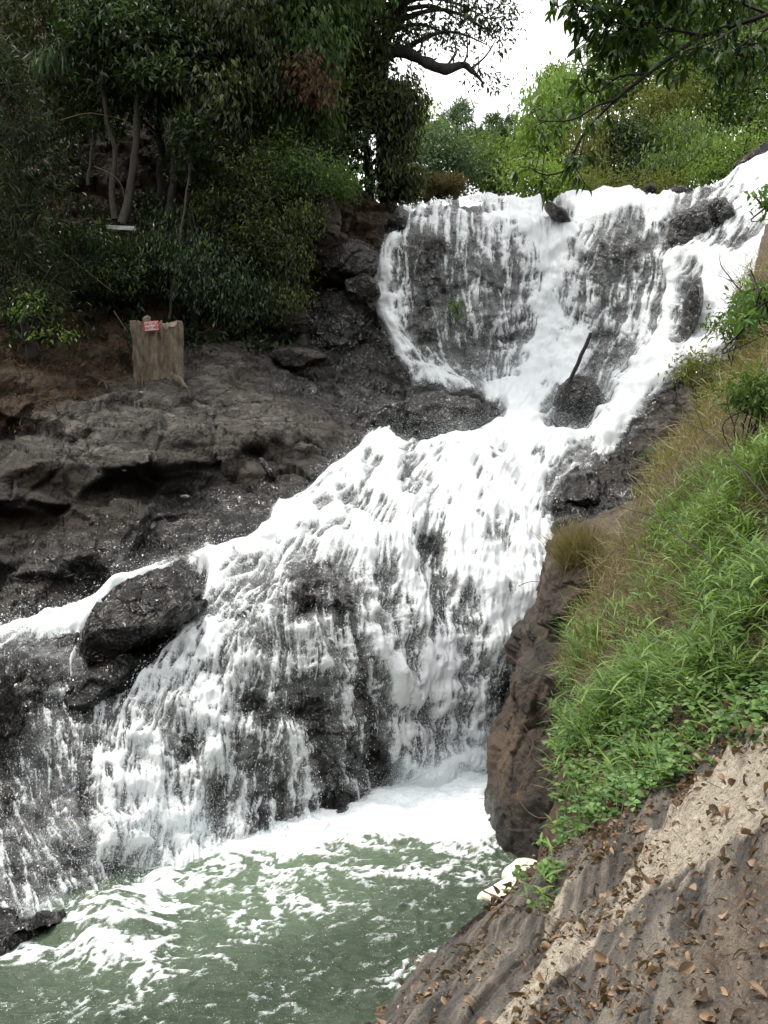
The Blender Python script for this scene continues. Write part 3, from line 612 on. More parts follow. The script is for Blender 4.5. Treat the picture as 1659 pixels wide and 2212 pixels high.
# ------------------------------------------------------------------ boulders
def ico(sub):
    import bmesh
    b = bmesh.new(); bmesh.ops.create_icosphere(b, subdivisions=sub, radius=1)
    V = np.array([v.co[:] for v in b.verts]); Fc = np.array([[v.index for v in f.verts] for f in b.faces]); b.free(); return V, Fc
ICO6, ICO5 = ico(6), ico(5)
def boulder(label, px, py, Y, half, seed, rot=0, wet=.9, dry=0, dirt=0, cuts=9, name='boulder', group=None, fine=ICO6, tilt=0, cat='rock'):
    r = np.random.RandomState(seed); V, Fc = fine; V = V.copy()
    for k in range(cuts):
        n = unit(r.normal(size=3)*np.array([1, 1, .8])); h = .62+.25*r.rand(); d = V@n
        V = V-np.maximum(d-h, 0)[:, None]*n*.93
    c = at(px, py, Y); half = np.array(half, float); V = V*half
    a = radians(tilt); V = np.stack([V[:, 0]*cos(a)-V[:, 2]*sin(a), V[:, 1], V[:, 0]*sin(a)+V[:, 2]*cos(a)], -1)
    a = radians(rot); V = np.stack([V[:, 0]*cos(a)-V[:, 1]*sin(a), V[:, 0]*sin(a)+V[:, 1]*cos(a), V[:, 2]], -1)+c
    n = unit((V-c)/half); V = V+n*(rock_disp(V*1.3+seed, .5)*min(1, half.min()*1.1))[:, None]
    f = V*3+seed
    o = mesh_obj(name, V, Fc, M['rock'], None, True, {'wet': np.clip(wet+.5*fbm(f*.3, 3), 0, 1), 'dirt': np.clip(dirt+.6*fbm(f*.25+5, 3), 0, 1)*(dirt > 0), 'dry': np.full(len(V), dry)}, loc=c)
    return tag(o, label, cat, group)
boulder('broad wet black boulder at the foot of the upper fall', 955, 912, 26.6, (1.5, 1.2, .78), 3, 10, tilt=-4, wet=.75)
boulder('low wet slab left of the broad boulder beneath the left strand', 850, 900, 26.6, (.8, 1.0, .5), 5, 20, wet=.8)
boulder('dark rock leaning under the driftwood log in the white water', 1258, 872, 28.3, (.75, .8, .75), 8, 0, wet=.75, tilt=25)
boulder('small round rock washed over below the driftwood log', 1212, 914, 27.4, (.36, .5, .32), 11, 0, wet=.7)
boulder('wedge-shaped brown wet rock dividing the side stream from the lower fall', 322, 1330, 17.3, (1.2, 1.3, .62), 14, -20, wet=.8, dirt=.25, tilt=36)
boulder('flat ribbed wet rock just below the wedge-shaped rock', 232, 1470, 16.6, (.75, .9, .36), 17, -10, wet=.8, dirt=.2, tilt=30)
boulder('black rock poking out of the pool at the left frame edge', -10, 2065, 12.2, (.80, .6, .50), 23, 10, wet=1, tilt=-10, cuts=4)
boulder('brown streaked wet rock at the left frame edge beside the apron of water', -30, 1560, 15.5, (.62, .7, 1.1), 24, 0, wet=.75, dirt=.35)
boulder('pale brown cliff block under the green bush beside the fall', 700, 500, 31.0, (.75, .9, 1.2), 27, 15, wet=0, dry=.8, dirt=.6)
boulder('black cliff block hanging over the dark hollow left of the fall', 745, 575, 31.3, (1.0, 1.2, .75), 31, 5, wet=.6, dirt=.1)
boulder('light topped ledge rock splashed by the leftmost strand of the fall', 780, 625, 30.6, (.62, .8, .42), 33, 10, wet=.8, tilt=-14)
boulder('black rock wall at the back of the dark hollow left of the fall', 730, 720, 31.2, (1.35, .9, 1.3), 36, 0, wet=1)
boulder('dark jointed rock on the left side of the hollow under the bushes', 610, 690, 30.3, (1.0, .9, .75), 39, 0, wet=.3, dirt=.25)
boulder('flat black rock lying at the back of the ledges below the bushes', 545, 742, 29.2, (.5, .4, .16), 42, 0, wet=.8)
boulder('low rounded rock on the ledge right of the tree stump', 640, 775, 28.6, (.85, .7, .3), 45, -8, wet=.1, dry=.5)
boulder('small brown rock at the crest between the two upper white sheets', 1207, 462, 32.3, (.52, .6, .2), 48, 0, wet=.8, tilt=-35)
boulder('dark rock at the left end of the crest beside the first strand', 862, 478, 32.0, (.35, .6, .34), 51, 0, wet=.7)
boulder('brown capped rock sitting above the crest beside the far cascade', 1400, 412, 34.4, (.25, .3, .22), 54, 0, wet=.3, dirt=.3, fine=ICO5)
boulder('long dark rock on the crest right of the brown capped rock', 1460, 420, 34.2, (.6, .4, .26), 57, 0, wet=.5, tilt=6)
boulder('tall dark rock splitting the far right cascade', 1485, 490, 31.0, (.5, .7, .95), 60, 0, wet=.85, dirt=.15, tilt=-30)
boulder('second dark rock in the far right cascade', 1545, 470, 31.2, (.5, .6, .62), 63, 0, wet=.85, dirt=.2, tilt=-25)
boulder('narrow black rock standing in the right-hand rapids', 1498, 660, 28.3, (.25, .5, .85), 66, 0, wet=.9, tilt=-12)
boulder('brown slab above the far right cascade at the right frame edge', 1650, 330, 34.6, (1.1, .8, .32), 68, 0, wet=.3, dirt=.5, tilt=28)
boulder('round wet rock at the foot of the right-hand rapids', 1255, 1065, 22.7, (.62, .7, .42), 70, 0, wet=.85, tilt=20)
boulder('small wet rock where the narrow trickle lands beside the dry tuft', 1235, 1140, 20.7, (.40, .5, .28), 73, 0, wet=.9)

# the outcrop that drops into the pool on the right
def outcrop():
    edge = [(1205,1235),(1192,1290),(1190,1385),(1166,1400),(1160,1430),(1131,1447),(1119,1490),(1122,1570),(1104,1622),(1076,1662),(1068,1760),(1063,1850),(1063,1900)]
    ex = np.array([at(x, y, 15.3) for x, y in edge]); zs = np.linspace(ex[0, 2], -7.7, 220); X = np.interp(zs[::-1], ex[::-1, 2], ex[::-1, 0])[::-1]
    sec = np.array([(.9, 20.), (.25, 17.5), (.0, 15.6), (.03, 15.2), (.35, 14.75), (1.0, 14.3), (1.9, 13.7), (3.4, 13.0)])
    s = np.linspace(0, len(sec)-1, 240); sx = np.interp(s, range(len(sec)), sec[:, 0]); sy = np.interp(s, range(len(sec)), sec[:, 1])
    body = np.stack([X[:, None]+sx[None], np.repeat(sy[None], len(zs), 0)+.10*(zs[:, None]+5), np.repeat(zs[:, None], len(sx), 1)], -1)
    tops = []
    for k in range(1, 30):
        q = body[0].copy(); q[:, 0] += k*.07; q[:, 2] += .02*k+.0*k; tops.append(q)
    Gd = np.concatenate([np.array(tops)[::-1], body]); nn = normals(Gd)
    if nn[150, 120, 1] > 0: nn = -nn
    d = .62*rock_disp(Gd*np.array([1., 1., .6])+30, .8)+.035*ridged(Gd*np.array([3., 3., 4.]), 4)+.03*fbm(Gd*7, 3)+.06*fbm(Gd*np.array([1.2, 1.2, .5]), 4)
    Gd = Gd+nn*d[..., None]; z = Gd[..., 2]
    wet = np.clip(sstep(-5.9, -6.7, z+.5*fbm(Gd*.8, 3))*.8+.0, 0, 1)
    o = mesh_obj('rock_outcrop', Gd.reshape(-1, 3), gridfaces(*Gd.shape[:2]), M['outcrop'], None, True, {'wet': wet, 'dirt': np.clip(.45+.5*fbm(Gd*.6, 3), 0, 1), 'dry': 0*wet+.7})
    tag(o, 'tall brown and black rock outcrop standing in the pool below the grassy bank', 'rock')
def outcrop_mat():
    m, n, out = newmat('outcrop_rock')
    wet, dirt = attr(n, 'wet'), attr(n, 'dirt')
    a = noise(n, 1.3, 8, .65, (1, 1, .45)); b = noise(n, 7, 8, .7)
    c = ramp(n, a, [(.36, (.016, .013, .011)), (.5, (.05, .034, .023)), (.66, (.11, .075, .046))])
    c = mix(n, mapr(n, b, .5, .75, 0, .6), c, (.03, .026, .024)); c = mix(n, wet, c, (.020, .019, .019))
    p = N(n, 'BsdfPrincipled'); L(n, c, p.inputs['Base Color']); L(n, mapr(n, wet, 0, 1, .6, .3), p.inputs['Roughness'])
    L(n, bump(n, noise(n, 26, 6, .7), .8, .03, bump(n, b, 1., .08, bump(n, a, .6, .1))), p.inputs['Normal']); L(n, p.outputs[0], out.inputs[0]); return m
M['outcrop'] = outcrop_mat(); outcrop()

# ------------------------------------------------------------------ near bank
EY = np.array([0, 1, 3.6, 4.6, 6, 8, 11, 15, 18.5, 22, 26]); EX = np.array([-1.3, -.95, 0., .36, .97, 1.55, 2.3, 4.6, 6.35, 7.9, 9.6]); EZ = np.array([-2.1, -2.15, -2.42, -2.66, -2.9, -2.83, -2.35, -1.45, .0, 2.4, 4.2])
bp = [(x, y, z) for x, y, z in zip(EX, EY, EZ)]
for px, py, Y in [(1659,2212,2.6),(1659,1900,3.3),(1659,1600,4.2),(1400,1950,3.9),(1659,1300,5.6),(1659,1000,8),(1659,830,11),(1659,700,14),(1400,1500,6.5),(1400,1700,5.3),(1500,1200,9),(1380,1250,10.2),(1580,860,15),(1640,590,20),(1450,1400,7.4),(1900,1600,3.6),(1900,1000,7),(1900,700,11)]:
    p = at(px, py, Y); bp.append((p[0], p[1], p[2]))
for Y, z in ((0, -1.6), (3, -1.2), (8, 1.5), (15, 5), (24, 9)): bp.append((EX[0]+13+Y*.3, Y, z+2))
bp += [(.4, .3, -1.65), (1.5, .8, -1.5)]
bp = np.array(bp); _bz = rbf(bp[:, :2], bp[:, 2], .0)
NB1, NB2 = 900, 760
vy = np.interp(np.linspace(0, 1, NB1), [0, .04, .62, .82, 1], [1.1, 2.2, 7.5, 13, 26]); ks = np.linspace(-1, 1, NB2); ks = np.sign(ks)*(.25*np.abs(ks)+.75*np.abs(ks)**2.2)
vs = np.where(ks < 0, ks*3.2, ks*8)
BY = np.repeat(vy[:, None], NB2, 1); S = vs[None]*(.25+.11*BY)*np.where(vs[None] < 0, .6, .8)
BX = np.interp(vy, EY, EX)[:, None]+S
BX = BX+.10*fbm(np.stack([BY*1.3, 0*BY, 0*BY], -1), 3)
def bank_h(X, Y, s):
    z = _bz(np.stack([np.where(s < 0, X-s, X), Y], -1)); c = np.maximum(-s, 0)
    return z-c*9-1.2*c**1.6
Z0 = bank_h(BX, BY, S)
bkx, bky = proj(np.stack([BX, BY, Z0], -1))
def polyd(x, y, pl):
    """distance to a polyline of (x, y, half width), in half widths"""
    d = np.full(np.shape(x), 99.)
    for (x1, y1, w1), (x2, y2, w2) in zip(pl[:-1], pl[1:]):
        vx, vy_ = x2-x1, y2-y1; t = np.clip(((x-x1)*vx+(y-y1)*vy_)/(vx*vx+vy_*vy_), 0, 1)
        d = np.minimum(d, np.hypot(x-x1-t*vx, y-y1-t*vy_)/(w1+t*(w2-w1)))
    return d
nb = np.stack([S*1.0, BY*.28, 0*S], -1); wbx = bkx+26*fbm(np.stack([S*3, BY*1.2, 0*S], -1), 4); wby = bky+26*fbm(np.stack([S*3, BY*1.2, 0*S+4], -1), 4)
vein = 1-sstep(.75, 1.15, polyd(wbx, wby, [(1800,1620,130),(1659,1710,120),(1570,1770,95),(1490,1830,70),(1410,1905,50),(1320,1985,38),(1230,2065,30),(1150,2150,24),(1080,2240,20)]))
vein = np.maximum(vein, .85*(1-sstep(.6, 1.2, polyd(wbx, wby, [(1800,1700,34),(1659,1775,26),(1560,1860,14),(1450,1960,8)]))))
vein = np.maximum(vein, .6*(1-sstep(.6, 1.3, polyd(wbx, wby, [(1270,1905,12),(1220,1950,16),(1190,2010,8)]))))
vein0 = vein
vein = np.maximum(vein, .45*(1-sstep(.6, 1.3, polyd(wbx, wby, [(1010,2150,10),(960,2190,18),(900,2230,10)]))))
stri = fbm(np.stack([S*7+.6*fbm(nb*3, 3), BY*.8, 0*S+6], -1), 5)
vein = sstep(.30, .49, vein*.50+1.0*stri+.04)*(vein > .02)
ROCKP = [(-900,2600),(700,2600),(830,2190),(1000,2020),(1120,1930),(1200,1850),(1270,1800),(1340,1740),(1440,1690),(1520,1610),(1700,1520),(2600,1200),(2600,4500),(-900,4500)]
rockm = inpoly(wbx, wby, ROCKP).astype(float); rockm = np.where(BY < 2.5, 1, rockm); rockm = blur(rockm, 2)
soil = np.clip(1-rockm, 0, 1)
ridge = ridged(np.stack([S*2.6+.5*fbm(nb*2, 3), BY*.35, 0*S+1], -1), 4)
hd = rockm*(.07*ridge+.045*ridged(np.stack([S*6, BY*.8, 0*S+11], -1), 4)+.06*fbm(np.stack([S*1.2, BY*.6, 0*S+7], -1), 4)+.014*fbm(np.stack([S*14, BY*5, 0*S], -1), 4)+.02*vein)+(1-rockm)*(.10*fbm(np.stack([BX*.9, BY*.9, 0*S], -1), 4)+.03*fbm(np.stack([BX*5, BY*5, 0*S], -1), 4))
f1, f2, cc_, _pl = worley(np.stack([S*2.2, BY*.7, 0*S], -1)); hd = hd+rockm*((cc_-.5)*.09*sstep(0, .10, f2-f1)-.02*np.exp(-(f2-f1)/.04))
f_ = S*2.3+.8*fbm(np.stack([S*1.1, BY*.35, 0*S+14], -1), 4)+.10*BY; f_ = f_-np.floor(f_); lam = f_-sstep(.86, 1, f_)
f2_ = S*7.5+.9*fbm(np.stack([S*2.5, BY*.7, 0*S+15], -1), 4); f2_ = f2_-np.floor(f2_); lam2 = f2_-sstep(.8, 1, f2_)
hd = hd-rockm*(.085*lam*sstep(-.5, .2, fbm(nb*1.2+21, 2))+.03*lam2*sstep(-.4, .3, fbm(nb*2+25, 2)))+rockm*.012*ridged(np.stack([S*16, BY*9, 0*S], -1), 3)
BZ = Z0+hd*np.clip(BY/4, .5, 1.4)
brown = rockm*sstep(.1, .5, fbm(np.stack([S*1.4, BY*.5, 0*S+3], -1), 4)+.5*sstep(1700, 2212, bky)*sstep(1350, 1600, bkx)-.15)
def bank_mat():
    m, n, out = newmat('bank_ground')
    rk, vn, br = attr(n, 'rockm'), attr(n, 'vein'), attr(n, 'brown')
    cb = n.nodes.new('ShaderNodeCombineXYZ'); L(n, mathn(n, 'MULTIPLY', attr(n, 'su'), 1.), cb.inputs[0]); L(n, mathn(n, 'MULTIPLY', attr(n, 'sv'), .13), cb.inputs[1])
    st_ = N(n, 'TexNoise', Scale=9, Detail=9, Roughness=.68, Distortion=.35); L(n, cb.outputs[0], st_.inputs['Vector']); st_ = st_.outputs['Fac']
    a = st_; b = noise(n, 30, 8, .72); c = noise(n, 110, 4, .7)
    g = ramp(n, a, [(.34, (.022, .020, .020)), (.44, (.085, .077, .072)), (.54, (.18, .158, .135)), (.65, (.36, .31, .25))])
    g = mix(n, mathn(n, 'MULTIPLY', br, .5), g, ramp(n, b, [(.3, (.06, .038, .024)), (.52, (.17, .118, .078)), (.72, (.34, .26, .18))]))
    v = ramp(n, b, [(.3, (.20, .16, .12)), (.45, (.48, .41, .32)), (.65, (.72, .65, .54))])
    g = mix(n, vn, g, v)
    g = mix(n, mapr(n, c, .50, .66, 0, .75), g, (.03, .023, .018)); g = mix(n, mapr(n, noise(n, 60, 6, .75), .56, .68, 0, .6), g, (.34, .29, .23))
    s = ramp(n, b, [(.3, (.025, .014, .008)), (.5, (.07, .04, .022)), (.72, (.16, .10, .055))])
    g = mix(n, rk, s, g)
    p = N(n, 'BsdfPrincipled', Roughness=.75); L(n, g, p.inputs['Base Color'])
    L(n, bump(n, c, .8, .012, bump(n, b, .9, .04, bump(n, a, .9, .10))), p.inputs['Normal']); L(n, p.outputs[0], out.inputs[0]); return m
M['bank'] = bank_mat()
BV = np.stack([BX, BY, BZ], -1)
bank = mesh_obj('bank', BV.reshape(-1, 3), gridfaces(NB1, NB2), M['bank'], None, True, {'rockm': rockm, 'vein': vein*rockm, 'brown': brown, 'su': S, 'sv': BY}); tag(bank, kind='structure')
bn = normals(BV); bn = np.where(bn[..., 2:] < 0, -bn, bn)
barea = np.linalg.norm(np.cross(np.gradient(BV, axis=0), np.gradient(BV, axis=1)), axis=2)
sx_, sy_ = proj(BV); scr = barea/BY**1.5*(S > -.12)*(sx_ > 700)*(sx_ < 2050)*(sy_ < 2500)
def pick(mask, n, seed):
    r = np.random.RandomState(seed); wv = (mask*scr).ravel(); wv /= wv.sum(); i = r.choice(len(wv), n, p=wv)
    return BV.reshape(-1, 3)[i]+r.normal(size=(n, 3))*np.array([.02, .02, 0])*BV.reshape(-1, 3)[i][:, 1:2]*.3, bn.reshape(-1, 3)[i], r
nzs = fbm(np.stack([BX*1.1, BY*.9, 0*S+9], -1), 3)
def zone(poly, r=3): return blur(inpoly(sx_+60*nzs, sy_+60*nzs, poly).astype(float), r)
ZG = zone([(2100,760),(1659,930),(1560,1050),(1450,1160),(1370,1250),(1310,1340),(1265,1400),(1255,1640),(1340,1620),(1440,1560),(1560,1500),(2100,1350)])
ZH = zone([(1200,1560),(1400,1480),(2100,1250),(2100,1500),(1659,1560),(1540,1620),(1450,1690),(1370,1740),(1280,1790),(1210,1860),(1180,1950),(1120,2030),(1155,1930),(1215,1850),(1240,1740)])
ZS = zone([(2100,480),(1600,560),(1500,740),(1450,900),(1350,1080),(1240,1220),(1200,1420),(1260,1480),(1400,1360),(1560,1180),(2100,940)])
ZT = zone([(1480,660),(1560,640),(1659,620),(2000,600),(2000,860),(1640,880),(1560,860),(1500,800)])

def plants_lance(mask, n, seed, hgt, ll, lw, nl, mat, name, label, cat='grass'):
    """upright grassy stems carrying long pointed leaves"""
    P, Nn, r = pick(mask, n, seed); A = Acc(); Bs, Ds, Ns, Ls, Ws, Ts = [], [], [], [], [], []
    for k in range(n):
        h = hgt*(.45+.9*r.rand()); lean = np.array([-.35+.5*r.normal(), -.1+.45*r.normal(), 1.]); lean /= np.linalg.norm(lean)
        side_ = unit(np.cross(lean, r.normal(size=3))); q = np.linspace(0, 1, 5)[:, None]
        pts = P[k]+lean*h*q+side_*h*.28*q*q-np.array([0, 0, .18*h])*q**2
        A.tube(pts, np.linspace(.0028, .0012, 5), 3, a=.4)
        m = nl+r.randint(-2, 3); tt = np.linspace(.15, 1, m); ct = r.rand()
        for j, u in enumerate(tt):
            p = pts[0]*0+np.array([np.interp(u, q[:, 0], pts[:, c]) for c in range(3)]); a = j*2.4+r.rand()
            d = np.array([cos(a), sin(a), .55+.5*u+.3*r.normal()]); Bs.append(p); Ds.append(d); Ns.append([0-.3*cos(a), -.3*sin(a), 1]); Ls.append(ll*(.5+.8*r.rand())); Ws.append(lw*(.6+.7*r.rand())); Ts.append(np.clip(.5*ct+.5*r.rand()+.1*(r.rand() < .06)*5, 0, 1))
    V, Q, t = leaf_fine(np.array(Bs), np.array(Ds), np.array(Ns), np.array(Ls), np.array(Ws), np.array(Ts), curl=.2+.35*r.rand(len(Bs)))
    A.add(V, Q=Q, a=t); o = A.build(name, mat); return tag(o, label, cat, kind='stuff')
plants_lance(ZG*(.15+1.0*(nzs > -.04)), 1450, 11, .30, .19, .015, 8, M['grass'], 'grass', 'long green grass with pointed leaves covering the near bank')
plants_lance(ZH*.6+ZG*.15, 420, 12, .16, .13, .014, 6, M['grass'], 'short_grass', 'short green grass among the herbs of the near bank')
plants_lance(ZT, 900, 13, .24, .10, .008, 8, M['leaf_olive'], 'fine_grass', 'fine olive grass at the far top of the bank')
def blades(mask, n, seed, ll, lw, mat, name, label, spread=.8):
    P, Nn, r = pick(mask, n, seed)
    d = np.stack([-.25+spread*r.normal(size=n), spread*r.normal(size=n)-.1, 1+0*r.rand(n)], -1)
    kd = np.clip(P[:, 1]/8, .7, 1.7); V, Q, t = leaf_fine(P, d, unit(np.cross(d, r.normal(size=(n, 3)))), kd*ll*(.4+1.1*r.rand(n)), kd*lw*(.5+r.rand(n)), r.rand(n), curl=.2+.8*r.rand(n), ns=4)
    A = Acc(); A.add(V, Q=Q, a=t); return tag(A.build(name, mat), label, 'grass', kind='stuff')
blades(ZS*(.35+1.*(nzs > -.12))+.45*ZG+.12*ZH, 24000, 21, .20, .0045, M['straw'], 'dry_grass', 'tangled dry straw coloured grass on the upper bank', .9)
blades(ZS*.8+ZG*.3+ZT, 9000, 22, .16, .0055, M['leaf_olive'], 'thin_green_grass', 'thin yellow green grass between the straw', .7)
blades(ZG*(nzs > -.05)+.02*ZG, 3000, 23, .30, .008, M['grass'], 'grass_blades', 'single green blades rising out of the long grass', .5)
# broad leaved herbs
P, Nn, r = pick(ZH+.12*ZG, 1500, 31); A = Acc(); Bs, Ds, Ns, Ls, Ws, Ts = [], [], [], [], [], []
for k in range(len(P)):
    h = .05+.12*r.rand(); lean = unit(np.array([-.5+.5*r.normal(), -.2+.4*r.normal(), .8])); tip = P[k]+lean*h; A.tube([P[k], (P[k]+tip)/2+.01*r.normal(size=3), tip], [.002, .0016, .001], 3, a=.3)
    m = r.randint(5, 11); ct = r.rand(); sz = .026+.022*r.rand()
    for j in range(m):
        u = .3+.7*j/m; a = j*1.7+r.rand(); Bs.append(P[k]+(tip-P[k])*u); Ds.append([cos(a), sin(a), .25+.3*r.normal()]); Ns.append([.25*r.normal()-.1, .3*r.normal()-.35, 1]); Ls.append(sz*(.7+.7*r.rand())); Ws.append(sz*(.5+.35*r.rand())); Ts.append(np.clip(.6*ct+.5*r.rand(), 0, 1))
V, Q, t = leaf_fine(np.array(Bs), np.array(Ds), np.array(Ns), np.array(Ls), np.array(Ws), np.array(Ts), curl=.25, ns=4, tipw=.05); A.add(V, Q=Q, a=t)
tag(A.build('ground_herbs', M['herb']), 'low broad leaved green herbs creeping along the bank edge', 'herbs', kind='stuff')
def near_leaf(name, label, px, py, Y, L_, W_, d, nrm_, mat, tint=.6, cat='leaf', curl=.4, lift=.02, group=None):
    c = at(px, py, Y)+np.array([0, 0, lift]); V, Q, t = leaf_fine(np.array([c]), np.array([d], float), np.array([nrm_], float), L_, W_, np.array([tint]), curl=curl, ns=8, tipw=.04, fold=.18)
    A = Acc(); A.add(V, Q=Q, a=t); o = A.build(name, mat); return tag(o, label, cat, group)
# leaf litter and single dead leaves
def drop_on(px, py):
    d = (sx_-px)**2+(sy_-py)**2+1e6*(S < -.05); i = np.argmin(d); return BV.reshape(-1, 3)[i], bn.reshape(-1, 3)[i]
ZL = rockm*(.25+2.2*(nzs > .08)*(bky > 1500))+1.6*zone([(1380,1640),(1500,1560),(2100,1400),(2100,1620),(1560,1640),(1440,1720)])+1.1*(polyd(sx_, sy_, [(1480,1700,26),(1250,1870,26),(1080,2030,26),(950,2130,34),(850,2212,30)]) < 1)
P, Nn, r = pick(ZL+.5*rockm*(sx_ > 1350), 6500, 41); n = len(P); d = r.normal(size=(n, 3))*np.array([1, 1, .25]); nn = Nn+.42*r.normal(size=(n, 3))
big = r.rand(n)**3
V, Q, t = leaf_fine(P+Nn*.006, d, nn, .019+.045*big, (.019+.045*big)*(.3+.4*r.rand(n)), r.rand(n)**1.3, curl=.2+1.0*r.rand(n), ns=4, tipw=.05, fold=.35)
A = Acc(); A.add(V, Q=Q, a=t); tag(A.build('leaf_litter', M['litter']), 'brown curled leaf litter lying on the sloping bank rock', 'leaf litter', kind='stuff')
LEAVES = [(1372,2010,.07,.05,.85,'squarish tan dead leaf standing on the pale stripe of rock'),(1560,1985,.05,.035,.95,'pointed yellow dead leaf on the brown rock at right'),(1500,2095,.085,.05,.8,'pair-sized tan dead leaf beside the curled brown heap'),(1645,2060,.06,.045,.85,'round orange dead leaf at the right frame edge'),
(1300,2095,.085,.03,.7,'narrow tan dead leaf lying along the lower pale stripe'),(1620,2150,.07,.04,.75,'flat tan leaf right of the curled brown heap'),(1530,2175,.09,.08,.05,'dark brown curled leaf at the bottom of the rock'),(1275,2180,.03,.02,.9,'tiny tan leaf near the bottom centre of the rock'),
(1345,1700,.06,.04,.5,'rusty dead leaf caught at the edge of the herbs'),(1420,1695,.05,.04,.6,'tan dead leaf under the herbs'),(1640,1890,.07,.03,.9,'pale stick-like leaf at right above the orange leaf'),(1000,2175,.08,.06,.85,'crumpled tan leaf heap near the water edge'),(925,2180,.09,.06,.9,'pale crumpled leaf nearest the bottom left of the rock')]
for k, (x, y, l_, w_, ti, lab) in enumerate(LEAVES):
    p, nn_ = drop_on(x, y); rr = np.random.RandomState(k); l_, w_ = l_*.72, w_*.72; c = p+nn_*.018
    V, Q, t = leaf_fine(c[None], unit(rr.normal(size=(1, 3))*np.array([1, 1, .1])), nn_[None]+.35*rr.normal(size=(1, 3)), l_, w_, np.array([ti]), curl=.5+.5*rr.rand(), ns=10, tipw=.06, fold=.4)
    A = Acc(); A.add(V, Q=Q, a=t); o = mesh_obj('dead_leaf', np.concatenate(A.V), np.concatenate(A.Q), M['litter'], None, True, {'tint': t}, loc=p); tag(o, lab, 'dead leaf', 'dead leaves lying on the near rock')
P, Nn, r = pick(rockm+ZL, 900, 43); n = len(P); d = r.normal(size=(n, 3))*np.array([1, 1, .12])
V, Q, t = leaf_fine(P+Nn*.008, d, Nn, .03+.09*r.rand(n), .0022+.002*r.rand(n), r.rand(n), curl=.3*r.normal(size=n), ns=3, tipw=.6); A = Acc(); A.add(V, Q=Q, a=t); tag(A.build('twig_litter', M['twig']), 'thin broken twigs and grass stalks scattered on the near rock', 'twigs', kind='stuff')
# pebbles
P, Nn, r = pick(rockm*(nzs > -.1), 500, 51); A = Acc(); sv, sf = ico(2)
for k in range(len(P)):
    s_ = (.003+.008*r.rand()**3)*np.array([1, 1, .7]); A.add(sv*s_*(1+.5*perlin(sv*1.7+k)[:, None])+P[k], T=sf, a=.6*r.rand())
tag(A.build('gravel', M['litter']), 'small stones and crumbs scattered on the sloping rock', 'gravel', kind='stuff')

# sticks, roots and hanging vines near the bank
def stick(name, label, pts, r0, r1, mat, cat='stick', n=24, wob=.015, seed=0, twigs=()):
    P3 = spline([at(x, y, Y) for x, y, Y in pts], n); rr = np.random.RandomState(seed); P3 = P3+wob*fbm(P3*3+seed, 2)[:, None]*rr.normal(size=3)
    A = Acc(); A.tube(P3, np.linspace(r0, r1, n), 7, wob=.3)
    for tw in twigs:
        q = spline([at(x, y, Y) for x, y, Y in tw], 12); A.tube(q, np.linspace(r1*1.4, r1*.5, 12), 5)
    return tag(A.build(name, mat), label, cat)
stick('driftwood_log', 'thin dark driftwood log leaning upright in the white water', [(1207,890,26.9),(1222,845,27.1),(1250,780,27.4),(1276,720,27.7)], .065, .05, M['log'], 'log', wob=.03)
stick('bare_stick', 'long bare stick lying along the edge of the near rock', [(880,2200,3.7),(1000,2060,4.2),(1080,1960,4.7),(1200,1860,5.4)], .010, .005, M['twig'])
stick('bare_stick', 'short stick reaching out over the cream foam', [(1043,1924,4.9),(1090,1950,4.75),(1130,1970,4.6)], .005, .003, M['twig'])
stick('hanging_root', 'curved pale root looping over the dark outcrop face', [(1130,1690,7.6),(1120,1720,7.5),(1160,1765,7.3),(1215,1760,7.0),(1250,1770,6.8)], .006, .0025, M['twig'], 'root')
stick('hanging_root', 'thin straight root pointing left across the white water', [(1260,1640,7.5),(1180,1700,7.6),(1080,1722,7.8),(995,1728,8.0)], .005, .0015, M['twig'], 'root')
stick('hanging_root', 'small wriggling root hanging below the looping root', [(1165,1765,7.3),(1160,1790,7.3),(1168,1815,7.3),(1160,1845,7.3)], .003, .0015, M['twig'], 'root')
stick('hanging_root', 'pale forked root in front of the brown rock face', [(1140,1640,7.6),(1150,1600,7.7),(1125,1560,7.8)], .004, .002, M['twig'], 'root')
stick('bare_twig', 'dark twig of seed heads rising over the right-hand rapids', [(1659,672,7),(1620,650,7.2),(1585,610,7.4),(1560,580,7.5),(1552,548,7.6)], .009, .003, M['bark_dark'], 'twig', twigs=[[(1585,610,7.4),(1565,600,7.4),(1550,595,7.4)]])
stick('bare_twig', 'long thin dark twig crossing the dry grass', [(1659,1080,7),(1600,1010,7.5),(1520,930,8.5),(1440,895,9.5)], .008, .003, M['bark_dark'], 'twig', twigs=[[(1520,930,8.5),(1500,880,8.6),(1470,860,8.8)]])
stick('bare_twig', 'thin brown stem slanting across the green grass', [(1540,1220,6),(1460,1150,6.6),(1380,1105,7.2),(1310,1090,8)], .006, .002, M['bark_dark'], 'twig')
stick('bare_twig', 'dark seed stem sticking out over the white fall', [(1195,1470,8),(1140,1445,8.3),(1100,1420,8.6),(1080,1405,8.8)], .006, .003, M['bark_dark'], 'twig', twigs=[[(1100,1420,8.6),(1085,1440,8.6)]])
stick('drifting_stick', 'slim pale stick standing out of the white water beside the dry tuft', [(1112,1270,19.6),(1140,1258,19.5),(1168,1256,19.4)], .010, .006, M['twig'], 'stick')
